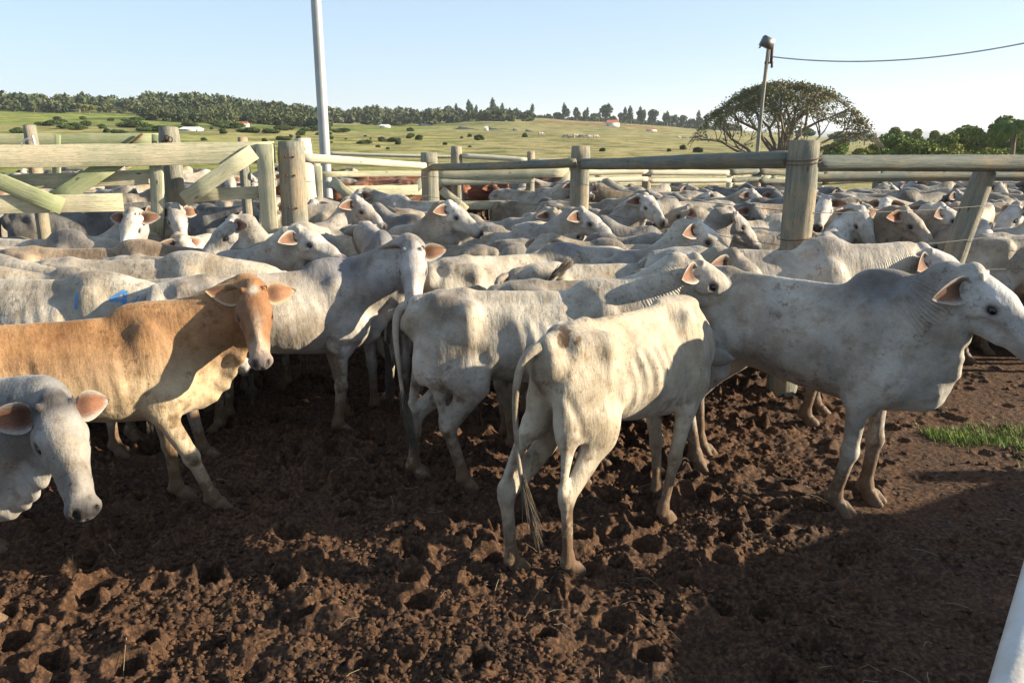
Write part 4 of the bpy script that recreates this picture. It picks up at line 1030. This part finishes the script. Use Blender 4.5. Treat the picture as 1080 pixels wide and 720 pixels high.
# ------------------------------------------------------------------ vegetation
def leaf_cloud(P, size, rg, quad=True, flat=.0):
    n = len(P); d = rg.normal(0, 1, (n, 3)); d[:, 2] *= (1-flat); d /= np.linalg.norm(d, axis=1)[:, None]
    e = np.cross(d, rg.normal(0, 1, (n, 3))); e /= np.linalg.norm(e, axis=1)[:, None]; s = (size*rg.uniform(.5, 1.3, n))[:, None]
    V = np.stack([P-d*s*.5, P+e*s*.35, P+d*s*.6, P-e*s*.35], 1).reshape(-1, 3); F = np.arange(n*4).reshape(-1, 4); return V, F
def limb_tree(rg, h, spread, trunk_r, levels=4, flat=False):
    """returns limb meshes (V, F) and tip points"""
    V = []; F = []; tips = []
    def grow(p, d, L, r, lv):
        q = [p]; dd = d.copy(); m = 4
        for i in range(m):
            dd = dd+rg.normal(0, .13, 3); dd[2] += (.02 if not flat else (-.03 if lv < levels-1 else .06)); dd /= np.linalg.norm(dd); q.append(q[-1]+dd*L/m)
        v, f = tube_np(q, list(np.linspace(r, r*.62, m+1)), 6 if lv > 1 else 4); b = len(V); V.extend(v); F.extend([[b+i for i in x] for x in f])
        if lv <= 1: tips.append(q[-1]); tips.append(q[-2]); 
        if lv == 0: return
        for k in range(rg.integers(2, 4) if lv < levels else 5):
            a = rg.uniform(0, 6.28); sp = spread*(1.0 if lv == levels else .65)
            nd = dd+np.array([math.cos(a)*sp, math.sin(a)*sp, rg.uniform(-.1, .25) if flat else rg.uniform(0, .5)]); nd /= np.linalg.norm(nd)
            grow(q[-1] if k else q[-1], nd, L*rg.uniform(.68, .9)*(1.25 if lv == levels and flat else 1), r*.6, lv-1)
    grow(np.zeros(3), np.array([0, 0, 1.]), h*.26, trunk_r, levels); return V, F, np.array(tips)
TREES = []
for k in range(9):
    rg = np.random.default_rng(100+k); n = [520, 520, 480, 400, 360, 520, 200, 4200, 3600][k]
    # clumps: crowns of several lobes with gaps
    nl = rg.integers(7, 12); sh = [(2.6, 2.0), (2.2, 2.4), (3.0, 1.8), (1.6, 2.8), (1.2, 3.4), (3.2, 2.2), (1.0, 1.6), (2.9, 2.0), (2.2, 2.3)][k]
    cen = rg.normal(0, 1, (nl, 3)); cen /= np.linalg.norm(cen, axis=1)[:, None]; cen *= np.array([sh[0]*.62, sh[0]*.62, sh[1]*.5])*rg.uniform(.5, 1, (nl, 1)); cen[:, 2] += sh[1]*1.25
    w = rg.integers(0, nl, n); d = rg.normal(0, 1, (n, 3)); d /= np.linalg.norm(d, axis=1)[:, None]
    P = cen[w]+d*rg.uniform(.55, 1, (n, 1))*np.array([sh[0]*.42, sh[0]*.42, sh[1]*.36])
    V, F = leaf_cloud(P, .7 if k < 6 else (.5 if k == 6 else .30), rg); crown = mesh_np('crown', V, F, False, M_LEAF)
    tv, tf = tube_np([Vector((0, 0, -.5)), Vector((.05, 0, sh[1]*.6)), Vector((0, .05, sh[1]*1.3))], [.22, .16, .08], 5)
    for q in cen[:4]:
        v, f = tube_np([Vector((0.03, 0, sh[1]*.5)), Vector(q)], [.10, .04], 4); b = len(tv); tv = tv+v; tf = tf+[[b+i for i in x] for x in f]
    TREES.append((crown, mesh_np('trunk', tv, tf, True, M_BARK)))
SHAPE = ['rounded', 'full', 'broad low', 'tall slim', 'narrow upright', 'wide spreading', 'small', 'dense leafy', 'loose leafy']
def tree(p, k, s, label, group, col=(1, 1, 1), name='tree', sz=1.0):
    tone = 'dark' if col[1] < .9 else ('mid green' if col[1] < 1.2 else 'pale green'); u_ = 540+848*p[0]/p[1]
    side = ('far left' if u_ < 90 else 'behind the gate' if u_ < 300 else 'by the light pole' if u_ < 400 else 'left of centre' if u_ < 500 else 'at centre' if u_ < 640 else 'right of centre' if u_ < 800 else 'behind the tall post' if u_ < 930 else 'far right')
    label = '%s %s %s, %s' % (SHAPE[k], tone, label, side)
    o = empty(name, p, random.uniform(0, 6.28), s); o.scale = (s, s, s*sz); tag(o, label, 'tree' if name != 'bush' else 'bush', group)
    c, t = TREES[k]; a = link('crown', c, o); a.color = (*col, 1); link('trunk', t, o); return o
rg = np.random.default_rng(5)
def tcol():
    g = rg.uniform(.7, 1.35); w = rg.uniform(-.15, .25); return (g*(1+w), g, g*(1-w*.5))
for i in range(120):      # wooded hillside at the left
    u = rg.uniform(-60, 335); v = rg.uniform(111, 119)+(u > 150)*rg.uniform(0, 14)*(u-150)/180; Y = rg.uniform(330, 450) if i % 2 else None
    p = onland(u, Y) if Y else hit(u, v+3)
    tree(p, rg.integers(0, 6), rg.uniform(.7, 1.2), 'tree on the wooded hilltop', 'trees along the hilltop at the left', tcol(), sz=.72)
for i in range(60):
    u = rg.uniform(335, 545); Y = rg.uniform(300, 440); p = onland(u, Y)
    tree(p, rg.integers(0, 6), rg.uniform(.8, 1.35)*(1 if u < 440 else .85), 'tree in the far wood', 'trees beyond the light pole', tcol(), sz=.8)
for i in range(60):
    u = rg.uniform(470, 760); Y = rg.uniform(415, 450); p = onland(u, Y)
    if 560 < u < 580 and i % 2: continue
    if 688 < u < 700 or 635 < u < 652: continue
    tree(p, rg.choice([0, 3, 4, 1]), rg.uniform(.85, 1.3), 'tree in the skyline row', 'trees in the windbreak row on the skyline', (.65, .75, .75), sz=1.15)
for u, s in ((639, 1.9), (641, 1.5), (688, 1.7), (675, 1.6), (664, 1.4), (703, 1.2), (520, 1.5), (495, 1.4)):
    tree(onland(u, 420), 1 if s > 1.5 else 4, s, 'tree standing above the skyline row', 'taller trees on the centre skyline', (.6, .75, .7))
BUSH = [(385, 152, 1.1), (415, 150, 1.2), (403, 149, .8), (443, 148, 1.0), (433, 145, .8), (506, 148, 1.0), (52, 133, 1.5), (75, 136, 1.6), (90, 133, 1.0), (140, 135, 1.8), (160, 136, 1.2), (165, 139, 1.6), (108, 136, .9), (245, 136, 1.6), (232, 133, 1.5), (262, 140, 1.4), (285, 141, 1.3), (155, 127, .8), (300, 138, 1.5), (636, 160, .7), (720, 158, .9), (735, 161, 1.0), (705, 160, .6), (20, 140, 1.3), (360, 140, 1.2), (553, 145, .8), (60, 128, .9), (200, 131, .8), (328, 139, 1.4), (470, 153, .5)]
_b = np.random.default_rng(21)
BUSH += [(_b.uniform(-10, 345), _b.uniform(126, 150), _b.uniform(.5, 1.3)) for i in range(45)]+[(_b.uniform(345, 500), _b.uniform(138, 160), _b.uniform(.3, .8)) for i in range(16)]
for u, v, s in BUSH:
    p = hit(u, v, 50); d = p.y/150; tree(p+Vector((0, 0, -.45*s*d)), 7 if s > 1 else 8, s*.72*max(.35, d*.8), 'bush on the open pasture', 'bushes on the pasture', (.85, .95, .8), 'bush', .55)
for i in range(40):       # scrub at the right beyond the rear rails
    u = rg.uniform(845, 1190); Y = rg.uniform(45, 95); v = rg.uniform(0, 1)
    tree(onland(u, Y)+Vector((0, 0, -.7)), rg.choice([7, 8]), rg.uniform(.35, .62)*(1+.35*(u > 940)), 'bush in the scrub beyond the rails', 'scrub at the right', (1.6+.9*rg.random(), 1.7+.4*rg.random(), 1.0), 'bush', .8)
for i in range(16):
    u = rg.uniform(935, 1150); Y = rg.uniform(62, 95)
    tree(onland(u, Y), rg.choice([7, 8]), rg.uniform(.50, .66)*(1+.2*(u > 1010)), 'tree in the skyline grove', 'grove at the right', (1.6+.5*rg.random(), 1.8, 1.1))
for i in range(20):
    u = rg.uniform(840, 960); Y = rg.uniform(160, 420)
    tree(onland(u, Y), rg.choice([0, 2, 5]), rg.uniform(.8, 1.3), 'far tree below the blue horizon', 'far trees below the blue horizon', (.9, 1, .8), sz=.75)
# the wood between and behind the single trees reads as one mass
PW = []; PS = []
for i in range(1150):
    u = rg.uniform(-150, 560) if i < 760 else (rg.uniform(560, 780) if i < 900 else rg.uniform(150, 345))
    if i >= 900: Y = rg.uniform(190, 290)
    elif u < 330: Y = rg.uniform(255, 480)
    elif u < 560: Y = rg.uniform(290, 520)
    else: Y = rg.uniform(440, 520)
    p = onland(u, Y); r_ = rg.uniform(1.8, 3.5)*(1 if u < 480 else .8)*(1 if i < 900 else .62); n_ = 110 if i < 900 else 260; d = rg.normal(0, 1, (n_, 3)); d /= np.linalg.norm(d, axis=1)[:, None]
    PS.append(np.full(n_, 1.5 if i < 900 else .62)); PW.append(np.array(p)+np.array([0, 0, r_*.75])+d*rg.uniform(.6, 1, (n_, 1))*np.array([r_, r_, r_*.85]))
PW = np.concatenate(PW); PS = np.concatenate(PS)
n1_ = PS > 1; v, f = leaf_cloud(PW[n1_], 1.5, rg); v2, f2 = leaf_cloud(PW[~n1_], .62, rg); v = np.concatenate([v, v2]); f = np.concatenate([f, f2+n1_.sum()*4])
wo = link('distant_wood', mesh_np('distant_wood', v, f, False, mat_leaf('wood_mass', (.035, .055, .022), (.085, .095, .035), .12))); tag(wo, 'dense green wood covering the far hillside', 'wood', kind='stuff')
# spreading acacia
rg = np.random.default_rng(12)
ac = empty('acacia_tree', onland(824, 60)); ac.scale = (.90, .90, 1.0); tag(ac, 'wide spreading umbrella crowned tree behind the fence with sparse brown green leaves', 'tree')
V = []; F = []; tips = []
def grow(p, d, L, r, lv, cap=lambda x, y: 6.1-.072*(x*x+y*y)):
    q = [p]; dd = d.copy()
    for i in range(4):
        dd = dd+rg.normal(0, .14, 3); dd /= np.linalg.norm(dd); n_ = q[-1]+dd*L/4
        zc = cap(n_[0], n_[1])
        if n_[2] > zc-.1: n_[2] = zc-.1-rg.uniform(0, .25)
        q.append(n_)
    v, f = tube_np(q, list(np.linspace(r, r*.6, 5)), 6 if lv > 2 else 3); b = len(V); V.extend(v); F.extend([[b+i for i in x] for x in f])
    if lv <= 1: tips.extend([q[-1], q[-2], q[-3]] if lv == 0 else [q[-1]])
    if lv <= 0: return
    for k in range(3):
        a = rg.uniform(0, 6.28); nd = dd+np.array([math.cos(a)*.8, math.sin(a)*.8, rg.uniform(-.1, .5)]); nd /= np.linalg.norm(nd); grow(q[-1], nd, L*rg.uniform(.62, .85), r*.6, lv-1)
for k in range(13):
    a = k*2.4; e = .35+.17*k; grow(np.array([0, 0, .4]), np.array([math.cos(a), math.sin(a), e])/math.hypot(1, e), 2.9, .22-.007*k, 4)
v, f = tube_np([Vector((0, 0, -.6)), Vector((.05, 0, .2)), Vector((0, 0, .7))], [.5, .4, .34], 8); b = len(V); V.extend(v); F.extend([[b+i for i in x] for x in f])
link('trunk', mesh_np('trunk', V, F, True, M_BARK), ac)
tp = np.array(tips); n = 30000; w = rg.integers(0, len(tp), n)
P = tp[w]+rg.normal(0, 1, (n, 3))*np.array([.30, .30, .11]); keep = (P[:, 2] > .9)&(P[:, 2] < 6.5-.072*(P[:, 0]**2+P[:, 1]**2)) & (np.hypot(P[:, 0], P[:, 1]) < 7.2)
capz = 6.1-.072*(P[:, 0]**2+P[:, 1]**2); keep &= (RNG.random(len(P)) < np.where(P[:, 2] > capz-1.4, .85, .30)) & (fbm(P[:, 0]*1.1, P[:, 1]*1.1, P[:, 2]*1.6, 3, 66) > .36)
v, f = leaf_cloud(P[keep], .17, rg, flat=.5); link('crown', mesh_np('crown', v, f, False, M_LEAFA), ac)
# palm
pa = empty('palm_tree', onland(1069, 44)); tag(pa, 'small palm tree with drooping fronds at the right edge', 'tree')
hz = PX(1068, 134, 44).z-pa.location.z
v, f = tube_np([Vector((0, 0, -.3)), Vector((.08, 0, hz*.5)), Vector((0, 0, hz))], [.17, .13, .12], 8); link('trunk', mesh_np('trunk', v, f, True, M_BARK), pa)
for k in range(22):
    a = k*2.4; el = rg.uniform(-.5, 1.2); L = rg.uniform(1.1, 1.6); V = []; F = []
    q = bez([(0, 0, hz), (math.cos(a)*L*.5*math.cos(el), math.sin(a)*L*.5*math.cos(el), hz+L*.55*math.sin(el)+.25), (math.cos(a)*L*.8, math.sin(a)*L*.8, hz+L*.5*math.sin(el)-.5-.3*rg.random())], 9)
    for i in range(1, 10):
        t = q[i]-q[i-1]; t /= np.linalg.norm(t); s_ = np.cross(t, (0, 0, 1)); s_ /= np.linalg.norm(s_)+1e-6; wl = .42*math.sin(math.pi*min(1, .15+i/10.5))
        for sg in (-1, 1):
            for j in range(2):
                c = q[i-1]*(1-j*.5)+q[i]*j*.5; e = c+s_*sg*wl+t*.2+np.array([0, 0, -.22-.1*rg.random()]); b = len(V)
                V += [c-t*.035, c+t*.035, e+t*.01, e-t*.01]; F.append([b, b+1, b+2, b+3])
    o = link('frond', mesh_np('frond', V, F, False, M_LEAFB), pa)
# grass patch at the right and loose straws
rg = np.random.default_rng(9); GV = []
n = 7000; gx = rg.uniform(3.0, 4.6, n); gy = 5.28+(gx-2.9)*-.12+rg.normal(0, .15, n)*(gx-2.6).clip(.2, 1); m = (fbm(gx*6, gy*6, 0, 3, 5) > .38); gx, gy = gx[m], gy[m]
gx = np.concatenate([gx, rg.normal(2.62, .05, 30), rg.normal(3.5, .12, 40)]); gy = np.concatenate([gy, rg.normal(5.55, .04, 30), rg.normal(4.75, .08, 40)])
for x_, y_ in zip(gx, gy):
    z_ = zmud(x_, y_)-.01; a = rg.uniform(0, 6.28); h_ = rg.uniform(.012, .05)*(1+.6*(rg.random() < .2)); d_ = np.array([math.cos(a), math.sin(a), 0]); s_ = np.array([-d_[1], d_[0], 0])*.0028; b0 = np.array([x_, y_, z_]); l = rg.uniform(.2, .9)*h_
    GV += [b0-s_, b0+s_, b0+d_*l+s_*.3+np.array([0, 0, h_]), b0+d_*l-s_*.3+np.array([0, 0, h_])]
tag(link('grass_patch', mesh_np('grass_patch', GV, np.arange(len(GV)).reshape(-1, 4), False, M_GRASS)), 'bright green grass growing at the right edge of the mud', 'grass', kind='stuff')
V = []; F = []
for i in range(150):
    y_ = 2.4*math.exp(rg.random()*1.0); x_ = rg.uniform(-.7, .75)*y_; a = rg.uniform(0, 6.28); L = rg.uniform(.04, .16); q = []
    for t in (0, .5, 1):
        xx = x_+math.cos(a)*L*t; yy = y_+math.sin(a)*L*t+.02*math.sin(t*3); q.append(Vector((xx, yy, zmud(xx, yy)+.006+.01*t)))
    v, f = tube_np(q, [.0013]*3, 3); b = len(V); V += v; F += [[b+k for k in x] for x in f]
tag(link('straw_litter', mesh_np('straw_litter', V, F, False, M_STRAW)), 'thin dry straws scattered over the trodden earth', 'straw', kind='stuff')

# ------------------------------------------------------------------ far buildings, mounds, grazing cattle
def house(u, v, w, h_, label, roof=M_TILE, wall=M_WHITE):
    p = hit(u, v, 120); s = p.y/820; W_, H_ = w*s, h_*s; D_ = W_*.6
    o = empty('farm_house', p, 0); tag(o, label, 'house')
    link('wall', boxes('wall', [((0, 0, H_*.25), (W_, D_, H_*.9))], wall), o)
    V = [(-W_*.55, -D_*.6, H_*.68), (W_*.55, -D_*.6, H_*.68), (W_*.55, D_*.6, H_*.68), (-W_*.55, D_*.6, H_*.68), (-W_*.4, 0, H_*1.15), (W_*.4, 0, H_*1.15)]
    me = bpy.data.meshes.new('roof'); me.from_pydata(V, [], [(0, 1, 5, 4), (2, 3, 4, 5), (1, 2, 5), (3, 0, 4), (3, 2, 1, 0)]); me.materials.append(roof); link('roof', me, o)
    n = max(2, int(W_/3))
    for i in range(n):
        f = link('window', boxes('window', [((-W_*.4+W_*.8*i/(n-1), -D_*.5-.03, H_*.3), (W_*.07, .08, H_*.28))], M_DARK), o)
house(6, 115, 11, 5, 'red roofed house among trees at the far left edge')
house(38, 116, 14, 5, 'orange roofed house on the wooded hilltop at the left')
house(187, 126, 7, 4, 'small white hut on the green slope below the wood')
house(202, 140, 20, 5, 'long white farm building behind the brown gate post', roof=M_WHITE)
house(256, 134, 12, 4.5, 'low orange roofed house right of the long white building')
house(430, 122, 10, 5, 'white house on the skyline right of the light pole', roof=M_WHITE)
house(406, 135, 10, 3, 'pale low shed at the foot of the far wood', roof=M_WHITE)
house(364, 128, 6, 3, 'little pinkish house inside the far wood beside the light pole')
house(646, 134, 13, 6, 'white farmhouse with red roof on the centre skyline')
house(687, 139, 10, 3, 'low reddish shed right of the white farmhouse')
house(513, 138, 4, 4, 'tiny white hut between the dark mounds', roof=M_WHITE)
M_MOUND = mat_simple('dark_mound', (.030, .034, .032), .8, 0, 3, .5)  # plain dark grey-green over each mound
for u, v, w, lb in ((492, 136, 26, 'leftmost long dark mound on the far field'), (523, 137, 26, 'middle dark mound on the far field'), (559, 139, 14, 'smaller dark mound on the far field'), (544, 138, 9, 'smallest dark mound on the far field'), (450, 133, 22, 'low dark mound nearest the far wood')):
    p = hit(u, v, 120); s = p.y/820; W_ = w*s; V = []; F = []
    for i in range(13):
        t = i/12; hh = 3.6*s*(min(1, t/.25) if t < .3 else 1-.85*(t-.3)/.7); hh = max(hh, .1)
        for j, (yy, k) in enumerate(((-4, 0), (-2, .7), (0, 1), (2, .7), (4, 0))): V.append(((t-.5)*W_, yy*s*3, k*hh*(1+.1*math.sin(i*2+j))-.3))
    for i in range(12):
        for j in range(4): a = i*5+j; F.append([a, a+5, a+6, a+1])
    o = link('mound', mesh_np('mound', V, F, True, M_MOUND)); o.location = p; tag(o, lb, 'mound')
farv = build_cow(h=.04, pal=WHITE, ny=0, npi=-30, hy=0, hp=-60, seed=90)[0][:1]
for i, (u, v) in enumerate(((603, 148), (607, 146), (613, 147), (618, 146.5), (622, 147.5), (628, 147), (570, 144), (597, 147), (716, 147), (722, 148), (730, 147.5), (738, 148.5), (745, 147))):
    p = hit(u, v, 60); put_cow(farv, p.x, p.y, random.choice((0, 20, 170, 200)), .55, p.z, (1, 1, 1), 'tiny white cow grazing on the far pasture %s' % ('below the windbreak row' if u < 650 else 'left of the spreading tree'), 'cattle grazing far off')

# ------------------------------------------------------------------ air
hz_ = link('haze', boxes('haze', [((0, 0, 56), (19000, 19000, 138))], None)); tag(hz_, 'thin pale haze over the pasture and hills', 'haze', kind='stuff')
hm_ = bpy.data.materials.new('haze'); hm_.use_nodes = True; t_ = hm_.node_tree; t_.nodes.remove(t_.nodes['Principled BSDF'])
pv = t_.nodes.new('ShaderNodeVolumePrincipled'); pv.inputs['Color'].default_value = (.86, .92, 1, 1); pv.inputs['Density'].default_value = .00022; pv.inputs['Anisotropy'].default_value = .2
t_.links.new(pv.outputs[0], t_.nodes['Material Output'].inputs['Volume']); hz_.data.materials.clear(); hz_.data.materials.append(hm_)
